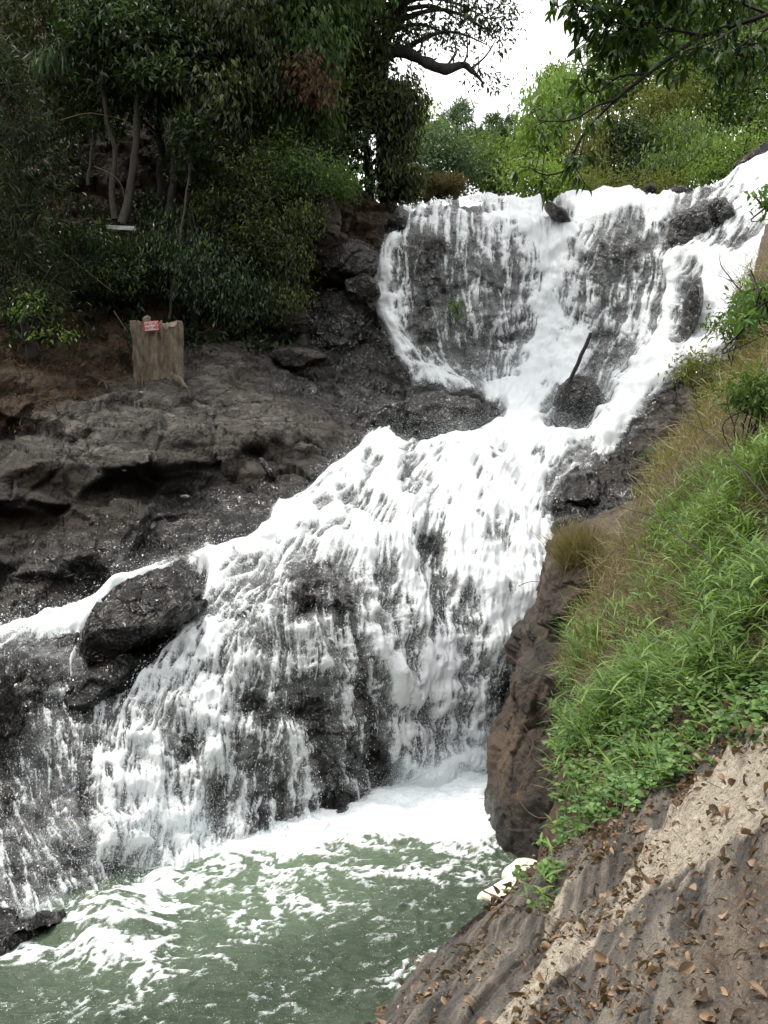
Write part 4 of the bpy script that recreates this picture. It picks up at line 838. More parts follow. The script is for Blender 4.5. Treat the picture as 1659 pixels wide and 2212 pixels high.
# dry tuft on the outcrop
r = np.random.RandomState(77); n = 1500; c = at(1252, 1236, 15.3)
P = c+r.normal(size=(n, 3))*np.array([.13, .15, .05]); d = np.stack([.33*r.normal(size=n)-.1, .3*r.normal(size=n), 1+0*r.rand(n)], -1)
V, Q, t = leaf_fine(P, d, unit(np.cross(d, r.normal(size=(n, 3)))), .5+.45*r.rand(n), .008+0*r.rand(n), r.rand(n)*.6, curl=.1+.5*r.rand(n), ns=4); A = Acc(); A.add(V, Q=Q, a=t)
o = mesh_obj('dry_tuft', np.concatenate(A.V), np.concatenate(A.Q), M['straw'], None, True, {'tint': t}, loc=c); tag(o, 'bushy dry straw tuft on the outcrop edge against white water', 'grass tuft')
# yellow flower
fl = empty('yellow_flower', at(1321, 1775, 5.2), 'single tiny yellow flower among the herbs on the bank edge', 'flower')
m_y, n_y, o_y = newmat('petal_yellow'); p_ = N(n_y, 'BsdfPrincipled', Roughness=.5); p_.inputs['Base Color'].default_value = (.75, .55, .02, 1); L(n_y, p_.outputs[0], o_y.inputs[0])
a = np.arange(8)*2*pi/8; c = np.array(fl.location); V, Q, t = leaf_fine(np.repeat(c[None], 8, 0), np.stack([np.cos(a), .35+0*a, np.sin(a)], -1), np.repeat([[0, -1, .3]], 8, 0), .016, .008, a*0+.5, curl=-.2)
A = Acc(); A.add(V, Q=Q, a=t); A.build('petals', m_y, fl); A = Acc(); A.tube([c, c+np.array([.01, .01, -.08])], [.001, .0012], 4); A.build('stem', M['herb'], fl)
# cream foam patch
fpoly = spline([(1100,1868),(1125,1852),(1160,1858),(1178,1870),(1176,1890),(1150,1915),(1128,1935),(1100,1945),(1060,1942),(1028,1940),(1050,1925),(1085,1912),(1092,1898),(1083,1886),(1100,1868)], 90)
PZf = []
for x, y in fpoly: s_, tz = ray(x, y); YY_ = (PZ+.05)/tz; PZf.append((s_*YY_, YY_))
PZf = np.array(PZf); cxy = PZf.mean(0); rings = np.linspace(0, 1, 24); V = []
for q in rings: xy = cxy+(PZf-cxy)*q; V.append(np.stack([xy[:, 0], xy[:, 1], PZ+.03+.11*np.sqrt(np.clip(1-q**2.2, 0, 1))+.03*perlin(np.stack([xy[:, 0]*5, xy[:, 1]*5, 0*xy[:, 0]], -1))*(q < 1)-.05*(q == 1)], -1))
m_f, n_f, o_f = newmat('cream_foam'); p_ = N(n_f, 'BsdfPrincipled', Roughness=.7); L(n_f, ramp(n_f, noise(n_f, 9, 6, .7), [(.35, (.70, .66, .50)), (.6, (.86, .84, .72))]), p_.inputs['Base Color']); L(n_f, bump(n_f, noise(n_f, 25, 5, .7), .5, .03), p_.inputs['Normal']); L(n_f, p_.outputs[0], o_f.inputs[0])
V = np.array(V); o = mesh_obj('foam_patch', V.reshape(-1, 3), gridfaces(*V.shape[:2]), m_f, None, True, loc=(cxy[0], cxy[1], PZ)); tag(o, 'thick cream foam patch floating against the foot of the outcrop', 'foam')

# ------------------------------------------------------------------ tree stump, sign, board
def stump():
    YS = float(depth0(342., 818.))-.05; base = at(342, 824, YS)-np.array([0, 0, .12]); root = empty('tree_stump', base, 'tall broken tree stump on the ledge with a small warning sign', 'stump')
    m, k = 160, 90; an = np.linspace(0, 2*pi, m, endpoint=False); V = []
    H = 1.68
    for j in range(k):
        u = j/(k-1); z = -.5+u*(H+.5); fl = .05*np.exp(-u*8)
        R = (.49+.04*u+fl)*(1+.10*np.cos(3*an+.6)+.07*np.cos(5*an+2)+.05*np.cos(9*an))+(.38*np.exp(-u*5))*np.exp(-((an-5.8)/.3)**2)
        R = R+.075*ridged(np.stack([np.cos(an)*3.4, np.sin(an)*3.4, 0*an+z*.5], -1), 4)+.03*perlin(np.stack([np.cos(an)*7, np.sin(an)*7, 0*an+z*3], -1))-.07*np.exp(-((an-4.95)/.05)**2)-.05*np.exp(-((an-4.2)/.06)**2)
        toph = H*(1-.05*(1+np.sign(np.sin(3*an+.5)))*.5-.10*(an > 5.2)*(an < 5.7)+.09*perlin(np.stack([an*4, 0*an, 0*an], -1)))
        V.append(np.stack([R*np.cos(an)*1.07, R*np.sin(an)*.8, np.minimum(z, toph)*1.0+0*an], -1))
    for q in (.85, .6, .3, 0):
        w_ = V[k-1].copy(); w_[:, :2] *= q; w_[:, 2] += -.12*(1-q)+.04*perlin(w_*4); V.append(w_)
    V = np.array(V)+base; n = V.shape[0]; i = np.arange(n*m).reshape(n, m); j = np.roll(i, -1, 1); f = np.stack([i[:-1], j[:-1], j[1:], i[1:]], -1).reshape(-1, 4)
    mesh_obj('trunk', V.reshape(-1, 3), f, M['stump'], root, True, {'tint': np.zeros(V.size//3)})
    for a_, l_ in ((5.75, .62), (3.6, .25)):
        A = Acc(); d = np.array([cos(a_), sin(a_)*.8, 0]); A.tube([base+d*.45+np.array([0, 0, .28]), base+d*(.45+l_*.5)+np.array([0, 0, .06]), base+d*(.5+l_)+np.array([0, 0, -.22])], [.16, .11, .04], 9, wob=.4)
        A.build('root', M['stump'], root)
    # branch knob on the rim
    kn = base+np.array([-.20, -.25, 1.66]); sv, sf = ico(3); A = Acc(); A.add(sv*np.array([.11, .10, .14])*(1+.3*perlin(sv*2)[:, None])+kn, T=sf); A.build('knob', M['stump'], root)
    # sign: KHU VUC / NGUY HIEM
    c = at(327, 704, YS-.60); sg = empty('warning_sign', c, 'small white sign with red border and red words nailed on the stump', 'sign')
    ang = radians(5); W, H_ = .19, .125
    def pl(name, w_, h_, y_, mat, t_=.012):
        cs = np.array([(-w_, -h_), (w_, -h_), (w_, h_), (-w_, h_)]); cs = np.stack([cs[:, 0]*cos(ang)-cs[:, 1]*sin(ang), cs[:, 0]*sin(ang)+cs[:, 1]*cos(ang)], -1)
        V = np.concatenate([np.stack([cs[:, 0], 0*cs[:, 0]+y_, cs[:, 1]], -1), np.stack([cs[:, 0], 0*cs[:, 0]+y_+t_, cs[:, 1]], -1)])+c
        mesh_obj(name, V, np.array([[0, 1, 2, 3], [7, 6, 5, 4], [0, 4, 5, 1], [1, 5, 6, 2], [2, 6, 7, 3], [3, 7, 4, 0]]), mat, sg)
    def flat(nm, c_):
        m_, n_, o_ = newmat(nm); p_ = N(n_, 'BsdfPrincipled', Roughness=.6); L(n_, mix(n_, mathn(n_, 'MULTIPLY', noise(n_, 14, 5), .35), c_, tuple(x*.6 for x in c_)), p_.inputs['Base Color']); L(n_, p_.outputs[0], o_.inputs[0]); return m_
    red, white = flat('sign_red', (.42, .03, .03)), flat('sign_white', (.55, .50, .50))
    pl('border', W, H_, 0, red); pl('panel', W-.016, H_-.016, -.006, white, .005)
    for s_, zo in (('KHU VỰC', .050), ('NGUY HIỂM', -.052)):
        cu = bpy.data.curves.new('letters', 'FONT'); cu.body = s_; cu.size = .098 if 'K' == s_[0] else .084; cu.align_x = 'CENTER'; cu.align_y = 'CENTER'; cu.extrude = .001; cu.offset = .0035
        tmp = bpy.data.objects.new('tmp', cu); col.objects.link(tmp); dg = bpy.context.evaluated_depsgraph_get(); dg.update(); me_ = bpy.data.meshes.new_from_object(tmp.evaluated_get(dg)); bpy.data.objects.remove(tmp); to = bpy.data.objects.new('lettering', me_); col.objects.link(to); to.parent = sg; to.rotation_euler = (pi/2, -ang, 0); to.location = (-zo*sin(ang), -.009, zo*cos(ang)); me_.materials.clear(); me_.materials.append(red)
stump()
bc = at(262, 492, 28.6); m_w, n_w, o_w = newmat('white_board'); p_ = N(n_w, 'BsdfPrincipled', Roughness=.6); L(n_w, ramp(n_w, noise(n_w, 6, 5), [(.4, (.22, .24, .24)), (.6, (.40, .42, .42))]), p_.inputs['Base Color']); L(n_w, p_.outputs[0], o_w.inputs[0])
V = np.array([(sx*.40, sy*.03, sz*.055-.02*sx) for sx in (-1, 1) for sy in (-1, 1) for sz in (-1, 1)])+bc
o = mesh_obj('white_board', V, np.array([[0, 1, 3, 2], [4, 6, 7, 5], [0, 4, 5, 1], [2, 3, 7, 6], [0, 2, 6, 4], [1, 5, 7, 3]]), m_w, None, loc=bc); tag(o, 'narrow white board half hidden in the dark undergrowth below the slender trunks', 'board')
# litter on the ledges
for lab, x, y, s_ in (('scrap of white plastic on the lower ledge', 400, 1072, .10), ('small white wrapper on the ledge above the lower step', 268, 1016, .05), ('white crumpled rag in front of the stump', 300, 848, .10)):
    Y_ = float(depth(np.array([x]), np.array([y]))[0])-.12; c = at(x, y, Y_); sv, sf = ico(3); V = sv*np.array([s_, s_*.6, s_*.35]); V = V*(1+.5*perlin(sv*2.2+x)[:, None])+c
    m_ = m_w; tag(mesh_obj('plastic_scrap', V, sf, m_, None, False, loc=c), lab, 'litter')
# two snapped stubs on the ledges
boulder('upright brown rock splinter on the wet ledge', 497, 1012, 22.2, (.17, .16, .36), 91, 0, wet=.2, dirt=.7, cuts=12, fine=ICO5)
boulder('slanting dark rock splinter right of the upright one', 580, 1015, 22.2, (.09, .15, .34), 94, 0, wet=.6, tilt=35, dirt=.3, cuts=12, fine=ICO5)

# ------------------------------------------------------------------ trees
def crown_leaves(blobs, n, L_, W_, kind, seed, tbias=0, spread=.34, per=14, gap=-.15):
    r = np.random.RandomState(seed); Bs, Ds, Ns, Ts, CC = [], [], [], [], []
    vol = np.array([b[1][0]*b[1][2]+b[1][0]*b[1][1] for b in blobs]); vol /= vol.sum()
    for (c, R), v in zip(blobs, vol):
        m = max(3, int(n*v/per)); k = int(m*1.7)
        u = unit(r.normal(size=(k, 3))); rad = r.rand(k)**.42; q = u*rad[:, None]
        wob = 1+.28*fbm(u*2.2+seed, 3); p = c+q*R*wob[:, None]
        ok = fbm(p*.9/ (np.mean(R)/1.6) + seed, 3) > gap; p, u = p[ok][:m], u[ok][:m]; m = len(p); CC.append(p)
        lift = (p[:, 2]-c[2])/R[2]
        cl = np.repeat(p, per, 0)+r.normal(size=(m*per, 3))*spread*np.array([1, 1, .6]); uo = np.repeat(u, per, 0)
        if kind == 'broad':
            d = uo*.5+r.normal(size=(m*per, 3))*.7+np.array([0, 0, -.45]); nn = uo*.5+r.normal(size=(m*per, 3))*.45+np.array([0, 0, .9])
        elif kind == 'droop':
            d = uo*.35+r.normal(size=(m*per, 3))*.35+np.array([0, 0, -1.0]); nn = uo+r.normal(size=(m*per, 3))*.5+np.array([0, 0, .3])
        elif kind == 'spray':       # star-like sprays of narrow leaves
            d = r.normal(size=(m*per, 3))+uo*.5+np.array([0, 0, -.25]); cl = np.repeat(p, per, 0)+r.normal(size=(m*per, 3))*spread*.45; nn = r.normal(size=(m*per, 3))*.4+np.array([0, 0, 1])
        else:                       # needle tufts
            d = r.normal(size=(m*per, 3))+np.array([0, 0, .7]); cl = np.repeat(p, per, 0)+r.normal(size=(m*per, 3))*.05; nn = r.normal(size=(m*per, 3))
        Bs.append(cl); Ds.append(d); Ns.append(nn); Ts.append(np.clip(.42*np.repeat(r.rand(m)**1.5, per)+.38*r.rand(m*per)+.14*np.repeat(lift, per)+.06+tbias+.35*(r.rand(m*per) < .07), 0, 1))
    B, D, Nn_, T_ = map(np.concatenate, (Bs, Ds, Ns, Ts)); sc = .6+.8*r.rand(len(B))
    return leaf_quads(B, D, Nn_, L_*sc, W_*sc, T_), np.concatenate(CC)
NL = [0]
def tree(name, label, cat, mat, blobs, n, L_=.23, W_=.085, kind='broad', trunk=None, tr=(.16, .05), bark='bark_dark', seed=None, group=None, tbias=0, spread=.25, per=14, gap=-.02, limbs=14, crown='crown'):
    """blobs: (frame x, frame y, distance, half width px, half height px, half depth m); trunk: frame points"""
    seed = seed or (sum(map(ord, label)) % 9973); r = np.random.RandomState(seed)
    bl = [(at(x, y, Y), np.array([a*Y/F, dd_, b*Y/F])) for x, y, Y, a, b, dd_ in blobs]
    if trunk is None:
        c, R = bl[0]; foot = c-np.array([.2*R[0], -.3, R[2]*1.0+.8]); tp = [foot, foot*.5+c*.5+r.normal(size=3)*.15, c+np.array([0, 0, .4*R[2]])]
    else: tp = [at(*q) for q in trunk]
    root = empty(name, tp[0], label, cat, group); P = spline(tp, 22); P = P+.05*fbm(P*1.5+seed, 2)[:, None]
    (V, T, t), CC = crown_leaves(bl, n, L_, W_, kind, seed, tbias, spread, per, gap); NL[0] += n
    A = Acc(); A.tube(P, np.linspace(tr[0], tr[1], len(P)), 9, wob=.25)
    for k in r.choice(len(CC), min(limbs, len(CC)), replace=False):
        q = CC[k]; dd_ = np.linalg.norm(P-q-np.array([0, 0, -.6]), axis=1); s_ = P[np.argmin(dd_[5:])+5] if len(P) > 6 else P[-1]
        m_ = (s_+q)/2+np.array([0, 0, .15*np.linalg.norm(q-s_)])+r.normal(size=3)*.12; A.tube(spline([s_, m_, q], 9), np.linspace(tr[1]*.75, .008, 9), 5)
    A.build('trunk', M[bark], root)
    A = Acc(); A.add(V, T=T, a=t); A.build(crown, M[mat], root, False); return root
GL, GB, GF = 'dark trees on the left slope', 'bushes under the left trees', 'trees beyond the fall'
# left slope, back layer first
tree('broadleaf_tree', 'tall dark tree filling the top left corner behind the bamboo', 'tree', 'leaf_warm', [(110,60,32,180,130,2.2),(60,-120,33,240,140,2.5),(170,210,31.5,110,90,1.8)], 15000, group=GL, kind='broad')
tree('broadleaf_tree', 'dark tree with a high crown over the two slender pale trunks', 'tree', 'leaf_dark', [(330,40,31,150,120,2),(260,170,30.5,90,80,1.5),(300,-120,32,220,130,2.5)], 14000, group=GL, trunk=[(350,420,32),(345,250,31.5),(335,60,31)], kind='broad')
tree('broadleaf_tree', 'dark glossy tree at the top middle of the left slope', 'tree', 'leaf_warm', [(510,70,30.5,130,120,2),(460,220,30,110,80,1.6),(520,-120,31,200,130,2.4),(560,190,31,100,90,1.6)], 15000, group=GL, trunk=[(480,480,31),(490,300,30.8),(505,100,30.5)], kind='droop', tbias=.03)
tree('broadleaf_tree', 'loose olive tinged tree right of the top middle tree', 'tree', 'leaf_mid', [(655,90,31.5,95,120,1.8),(700,-80,32,150,130,2.2),(650,230,31.5,80,60,1.4)], 13000, group=GL, trunk=[(680,420,32),(670,250,31.8),(660,80,31.5)], kind='droop', tbias=-.28, gap=-.15)
tree('broadleaf_tree', 'dark tree leaning toward the sky gap behind the great limb', 'tree', 'leaf_warm', [(755,230,34,75,110,1.6),(770,90,34.5,70,80,1.6),(800,-60,35,90,100,2)], 13000, group=GL, trunk=[(800,430,34.5),(790,300,34.3),(770,120,34)], kind='broad', tbias=.0, gap=-.2)
tree('broadleaf_tree', 'shaded tree behind the withered brown one', 'tree', 'leaf_dark', [(720,150,36,100,170,1.6),(640,0,36,110,130,1.8)], 11000, group=GL, trunk=[(740,430,36),(735,300,36),(720,120,36)], gap=-.25, L_=.28, W_=.11)
tree('withered_tree', 'small withered tree of reddish brown leaves among the green crowns', 'tree', 'leaf_brown', [(655,150,30.3,40,40,.7),(690,190,30.3,34,26,.6),(640,200,30.3,24,30,.5)], 1000, trunk=[(650,330,30.8),(655,260,30.6),(665,180,30.3)], tr=(.04, .015), kind='droop', L_=.2, gap=-.3)
# slender trunks
tree('slender_tree', 'slender tree with straight pale blotched trunk above the white board', 'tree', 'leaf_dark', [(300,90,29.5,70,90,1.2),(340,170,29.2,70,40,1)], 3800, trunk=[(262,486,29.6),(280,420,29.8),(292,320,29.7),(297,200,29.6),(302,70,29.5)], tr=(.14, .07), bark='bark_pale', kind='broad', tbias=.18)
tree('slender_tree', 'slender tree with crooked thin pale trunk left of the straight pale trunk', 'tree', 'leaf_dark', [(205,40,29.6,80,80,1.2)], 2500, trunk=[(246,475,29.7),(241,400,29.8),(247,330,29.8),(230,250,29.7),(215,150,29.6),(205,40,29.6)], tr=(.09, .04), bark='bark_pale', kind='broad', tbias=.15)
tree('slender_tree', 'dim dark trunk standing right of the straight pale trunk', 'tree', 'leaf_dark', [(395,130,30,70,70,1.2)], 2500, trunk=[(365,470,30.5),(375,400,30.4),(385,260,30.3),(392,120,30)], tr=(.16, .09), bark='bark_dark', kind='broad')
tree('sapling', 'thin bare leaning sapling behind the stump among dark bushes', 'sapling', 'leaf_dark', [(420,300,28.8,40,50,.8)], 700, trunk=[(365,690,28.5),(380,570,28.5),(398,450,28.6),(416,320,28.8)], tr=(.045, .02), bark='bark_pale')
tree('sapling', 'short broken sapling left of the crooked pale trunk', 'sapling', 'leaf_dark', [(203,262,30,26,22,.5)], 160, trunk=[(190,400,30),(196,340,30),(202,270,30)], tr=(.05, .03), bark='bark_pale', limbs=3)
# great limb tree
def limb_tree():
    tp = [(838,440,35),(832,330,35),(822,220,35),(828,120,35),(850,30,35),(885,-80,35)]
    root = tree('limb_tree', 'big dark tree at the crest with one great mossy limb reaching over the sky gap', 'tree', 'leaf_dark',
      [(960,30,35,100,60,1.4),(1050,60,35,80,70,1.2),(1010,-60,35,170,60,1.6),(880,50,35.4,60,60,1.2),(1035,150,34.6,42,45,.8),(930,90,34.8,60,30,.8),(1085,45,34.8,50,45,.9),(1060,190,34.5,22,24,.5)], 8200, trunk=tp, tr=(.30, .16), kind='broad', gap=.16, spread=.26, L_=.20, W_=.075, limbs=26)
    A = Acc(); q = spline([at(x, y, Y) for x, y, Y in [(824,130,35),(850,108,34.9),(885,118,34.8),(922,136,34.7),(962,149,34.6),(1000,141,34.5),(1022,156,34.5),(1046,182,34.4)]], 40)
    A.tube(q, np.concatenate([np.linspace(.20, .17, 24), np.linspace(.15, .03, 16)]), 10, wob=.5)
    for a_, b_, c_ in (((1000,142,34.5),(1010,110,34.5),(1006,60,34.6)), ((962,149,34.6),(985,105,34.7),(960,60,34.8)), ((1015,150,34.5),(1050,120,34.4),(1080,70,34.4)), ((900,124,34.8),(910,90,34.8),(880,40,35)), ((1008,145,34.5),(1030,160,34.4),(1034,120,34.4))):
        A.tube(spline([at(*a_), at(*b_), at(*c_)], 12), np.linspace(.05, .015, 12), 6)
    A.build('limb', M['bark_dark'], root)
limb_tree()
tree('creeper_column', 'dark column of creepers hanging round the trunk beside the crest', 'creeper', 'leaf_warm', [(850,300,34,40,100,.9),(860,210,34,45,60,.9),(865,385,34,40,40,.8)], 5200, trunk=[(850,430,34.2),(848,330,34.2),(850,220,34.2)], tr=(.2, .1), kind='droop', gap=-.25, spread=.22)
# bamboo
def bamboo(label, stems, blobs, n, seed):
    root = empty('bamboo_clump', at(*stems[0][0]), label, 'bamboo'); A = Acc()
    for s_ in stems: q = spline([at(*p) for p in s_], 20); A.tube(q, np.linspace(.035, .008, 20), 6)
    A.build('canes', M['leaf_bamboo'], root)
    bl = [(at(x, y, Y), np.array([a*Y/F, dd_, b*Y/F])) for x, y, Y, a, b, dd_ in blobs]
    (V, T, t), _c = crown_leaves(bl, n, .34, .042, 'spray', seed, .0, .30, 12, -.02); A = Acc(); A.add(V, T=T, a=t); A.build('leaves', M['leaf_bamboo'], root, False)
bamboo('big grey green bamboo clump drooping at the left frame edge', [[(-40,720,27.5),(-20,500,27.5),(10,300,27.4),(70,180,27)],[(-10,740,27.4),(20,560,27.3),(60,450,27),(110,420,26.8)],[(-60,700,27.5),(-50,400,27.4),(0,180,27.2),(40,140,27)],[(-20,760,27),(40,640,27),(100,600,26.8)]],
       [(-20,130,27.6,60,50,.9),(20,230,27.3,75,90,1),(60,330,27,60,80,.9),(10,420,27.2,80,90,1),(80,470,26.8,50,50,.7),(40,560,26.9,80,60,.8),(-60,300,28,120,260,1.2)], 6500, 5)
tree('palm_frond', 'feathery arching frond in the dark gap at the upper left', 'frond', 'leaf_bluish', [(120,115,30,45,18,.3)], 260, trunk=[(80,130,30.2),(110,100,30.1),(150,105,30),(175,125,30)], tr=(.02, .008), L_=.5, W_=.045, kind='droop', per=10, spread=.1, limbs=3, gap=-1, crown='leaflets')
# bushes below the left trees
tree('bush', 'yellow green bush spilling over the pale cliff block', 'bush', 'leaf_mid', [(680,370,30.3,80,48,1),(620,340,30.5,60,50,.9),(730,400,31,40,30,.7)], 5500, L_=.12, W_=.05, group=GB, tbias=-.02, spread=.25)
tree('bush', 'grey green leafy bush behind the yellow green bush', 'bush', 'leaf_bluish', [(730,300,33,60,40,.9),(640,285,32,60,35,.9)], 2600, L_=.13, W_=.05, group=GB, tbias=-.2, spread=.25)
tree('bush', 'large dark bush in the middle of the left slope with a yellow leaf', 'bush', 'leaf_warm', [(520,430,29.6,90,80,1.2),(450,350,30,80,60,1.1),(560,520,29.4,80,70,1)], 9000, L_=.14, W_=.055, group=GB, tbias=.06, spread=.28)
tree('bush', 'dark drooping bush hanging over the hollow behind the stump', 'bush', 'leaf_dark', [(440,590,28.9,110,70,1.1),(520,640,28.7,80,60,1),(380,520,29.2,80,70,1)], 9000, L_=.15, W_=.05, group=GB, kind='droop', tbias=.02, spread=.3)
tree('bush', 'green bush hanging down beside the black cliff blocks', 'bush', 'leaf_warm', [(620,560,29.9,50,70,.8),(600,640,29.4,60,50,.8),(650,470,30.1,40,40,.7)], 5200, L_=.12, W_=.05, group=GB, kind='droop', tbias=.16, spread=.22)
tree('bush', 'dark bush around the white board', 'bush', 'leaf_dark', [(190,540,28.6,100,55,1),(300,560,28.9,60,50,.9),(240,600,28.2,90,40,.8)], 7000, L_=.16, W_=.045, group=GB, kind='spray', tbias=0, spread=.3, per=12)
tree('bush', 'mixed dry and green bush at the foot of the bamboo', 'bush', 'leaf_bamboo', [(70,650,26.6,90,50,.8),(150,600,27.6,60,45,.8)], 2600, L_=.18, W_=.03, group=GB, kind='spray', tbias=.05, spread=.3, per=12, gap=0)
tree('bush', 'small fresh green bush low on the brown dirt slope', 'bush', 'leaf_mid', [(70,665,25.9,50,30,.5),(110,720,25.6,40,16,.4)], 700, L_=.13, W_=.06, group=GB, spread=.2, gap=0, limbs=6)
# undergrowth on the slope: one mass
r = np.random.RandomState(5); n = 34000; x = r.uniform(-300, 850, n); y = r.uniform(-300, 760, n)
ok = (fbm(np.stack([x/90, y/70, 0*x], -1), 3) > -.08+.25*ell(x, y, 280, 370, 90, 70, 0, 2)+.5*ell(x, y, 100, 760, 200, 60)) & (y > np.interp(x, LIP[:, 0], LIP[:, 1])-60) & ~((x > 560) & (y > 430+.0*x) & (x > 640)); x, y = x[ok], y[ok]; n = len(x)
P = at(x, y, depth0(x, y)-.25-.5*r.rand(n)); d = r.normal(size=(n, 3))*.7+np.array([.1, -.5, -.5]); nn = r.normal(size=(n, 3))*.5+np.array([0, -.6, .8]); sc = .6+.9*r.rand(n)
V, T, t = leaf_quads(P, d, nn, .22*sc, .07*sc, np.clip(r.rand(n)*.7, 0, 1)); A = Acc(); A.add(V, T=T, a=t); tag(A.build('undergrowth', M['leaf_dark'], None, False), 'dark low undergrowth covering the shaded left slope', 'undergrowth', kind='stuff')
# dead stalks and leaf fall on the dirt slope
r = np.random.RandomState(6); n = 2600; x = r.uniform(-60, 300, n); y = r.uniform(560, 930, n); ok = y < 960-.5*x; x, y = x[ok], y[ok]; n = len(x)
P = at(x, y, depth0(x, y)-.08); d = r.normal(size=(n, 3))+np.array([0, -.2, .4]); V, Q, t = leaf_fine(P, d, unit(np.cross(d, r.normal(size=(n, 3)))), .12+.3*r.rand(n)**2, .012+.02*r.rand(n), r.rand(n)*.9, curl=.4, ns=3)
A = Acc(); A.add(V, Q=Q, a=t); tag(A.build('slope_litter', M['leaf_brown']), 'dead stalks and leaves over the brown dirt slope', 'leaf litter', kind='stuff')
for lab, pts in (('long pale bent cane slanting down over the dark bushes at left', [(130,540,27.5),(180,580,27.4),(245,632,27.2)]), ('pale bent cane slanting down left of the stump', [(245,672,26.4),(262,695,26.4),(280,725,26.4)]), ('bent pale stem arching under the slender trunks', [(205,360,29),(240,375,28.9),(262,400,28.8),(272,440,28.7)]), ('thin bare arching stem crossing behind the slender trunks', [(130,260,29),(190,245,29),(250,255,28.9),(285,268,28.9)])):
    stick('bare_cane', lab, pts, .016, .008, M['straw'], 'cane')
# beyond the fall
def T(*a, **k):
    k.setdefault('group', GF); k.setdefault('L_', .24); k.setdefault('W_', .10); k.setdefault('spread', .45); return tree(*a, **k)
T('pine_tree', 'tall pine with flat layered boughs in the sky gap', 'pine', 'leaf_bluish', [(985,262,62,42,22,1.6),(960,290,62,60,18,1.8),(1015,300,62,62,20,1.8),(985,330,62,70,22,2),(1000,235,62,24,14,1)], 4200, kind='needle', L_=.5, W_=.05, trunk=[(985,460,62),(985,340,62),(990,225,62)], tr=(.22, .06), per=10, tbias=-.05)
T('pine_tree', 'shorter pine right of the tall pine with sparse flat tufts', 'pine', 'leaf_bluish', [(1085,292,64,40,14,1.4),(1068,262,64,26,9,1),(1103,270,64,20,9,1),(1090,320,64,36,16,1.4)], 1800, kind='needle', L_=.5, W_=.05, trunk=[(1080,460,64),(1080,340,64),(1085,255,64)], tr=(.18, .05), per=10, tbias=-.15)
T('broadleaf_tree', 'light grey green bushy tree at the left of the sky gap', 'tree', 'leaf_bluish', [(935,330,44,55,62,1.6),(985,355,44,45,50,1.4),(905,385,43,40,40,1.2)], 6500, tbias=.0, L_=.18, W_=.08)
T('broadleaf_tree', 'bright yellow green tree glimpsed behind the creeper column', 'tree', 'leaf_light', [(900,260,48,34,50,1.4),(915,310,48,30,30,1.2)], 2200)
T('broadleaf_tree', 'soft green rounded tree below the shorter pine', 'tree', 'leaf_mid', [(1060,360,50,52,48,1.6),(1090,400,49,36,36,1.3),(1030,330,52,40,30,1.4)], 5200, tbias=.12)
T('broadleaf_tree', 'dusky distant tree in the notch between both slopes', 'tree', 'leaf_mid', [(1118,325,66,34,30,2),(1135,300,68,20,26,1.6),(1100,345,66,30,20,1.5)], 2200, tbias=-.05, L_=.3, W_=.13)
T('broadleaf_tree', 'bright feathery light green tree right of the notch', 'tree', 'leaf_light', [(1190,260,44,52,75,1.7),(1170,330,43,48,60,1.5),(1215,200,45,46,46,1.5)], 8000, kind='droop', tbias=.02)
T('broadleaf_tree', 'bright yellow green low tree at the crest right of the notch', 'tree', 'leaf_light', [(1160,390,39,42,34,1.1),(1200,405,38,36,26,1)], 4000, tbias=.16, L_=.17, W_=.07)
T('broadleaf_tree', 'olive feathery tree above the middle of the crest', 'tree', 'leaf_olive', [(1270,350,41,54,56,1.5),(1300,290,42,44,46,1.4),(1250,400,39,44,26,1.1)], 7000, kind='droop', tbias=-.02, L_=.18, W_=.06)
T('broadleaf_tree', 'dark blue green tree in the middle of the right slope', 'tree', 'leaf_dark', [(1375,340,40,38,60,1.3),(1350,290,41,34,36,1.2),(1385,390,39,46,26,1)], 6500, tbias=.14, L_=.16, W_=.08)
T('broadleaf_tree', 'tall olive green tree above the dark blue green one', 'tree', 'leaf_olive', [(1440,235,44,62,66,1.7),(1410,300,43,40,34,1.3)], 6000, tbias=-.12, L_=.2, W_=.06)
T('broadleaf_tree', 'light green layered tree at the right above the far cascade', 'tree', 'leaf_mid', [(1480,300,40,52,50,1.4),(1530,340,38,48,30,1.2),(1440,365,38.5,46,26,1.1)], 7500, kind='droop', tbias=.26, L_=.19, W_=.07)
T('broadleaf_tree', 'dusky tall tree behind the overhanging branch', 'tree', 'leaf_mid', [(1545,190,46,75,90,2),(1500,120,48,70,60,2)], 7500, tbias=-.02)
T('broadleaf_tree', 'dense green tree at the right frame edge below the overhanging branch', 'tree', 'leaf_mid', [(1630,160,43,66,110,2),(1680,260,40,70,80,1.6),(1760,150,42,100,160,2.2)], 9000, tbias=-.05)
T('broadleaf_tree', 'pale grey green tree seen through the overhanging leaves', 'tree', 'leaf_mid', [(1370,150,54,90,80,2.4),(1300,200,52,60,56,2)], 7000, tbias=.10, L_=.26)
T('conifer_tree', 'thin pointed conifer top against the white sky', 'tree', 'leaf_mid', [(1205,165,56,34,22,1.2),(1205,190,56,46,24,1.3),(1230,230,55,56,30,1.6)], 2600, kind='needle', L_=.4, W_=.06, trunk=[(1215,330,56),(1206,240,56),(1203,140,56)], tr=(.16, .04), tbias=.05, per=10)
T('broadleaf_tree', 'tall grey green tree whose crown reaches the top edge behind the overhanging branch', 'tree', 'leaf_mid', [(1480,40,50,110,90,2.4),(1620,20,48,100,90,2.4),(1360,90,53,60,50,2)], 11000, tbias=.02, L_=.26)
T('shrub', 'low bright shrubs beside the far right cascade', 'shrub', 'leaf_light', [(1610,330,36.5,60,30,1),(1540,375,36,40,16,.8)], 4200, L_=.14, W_=.05, tbias=-.1)
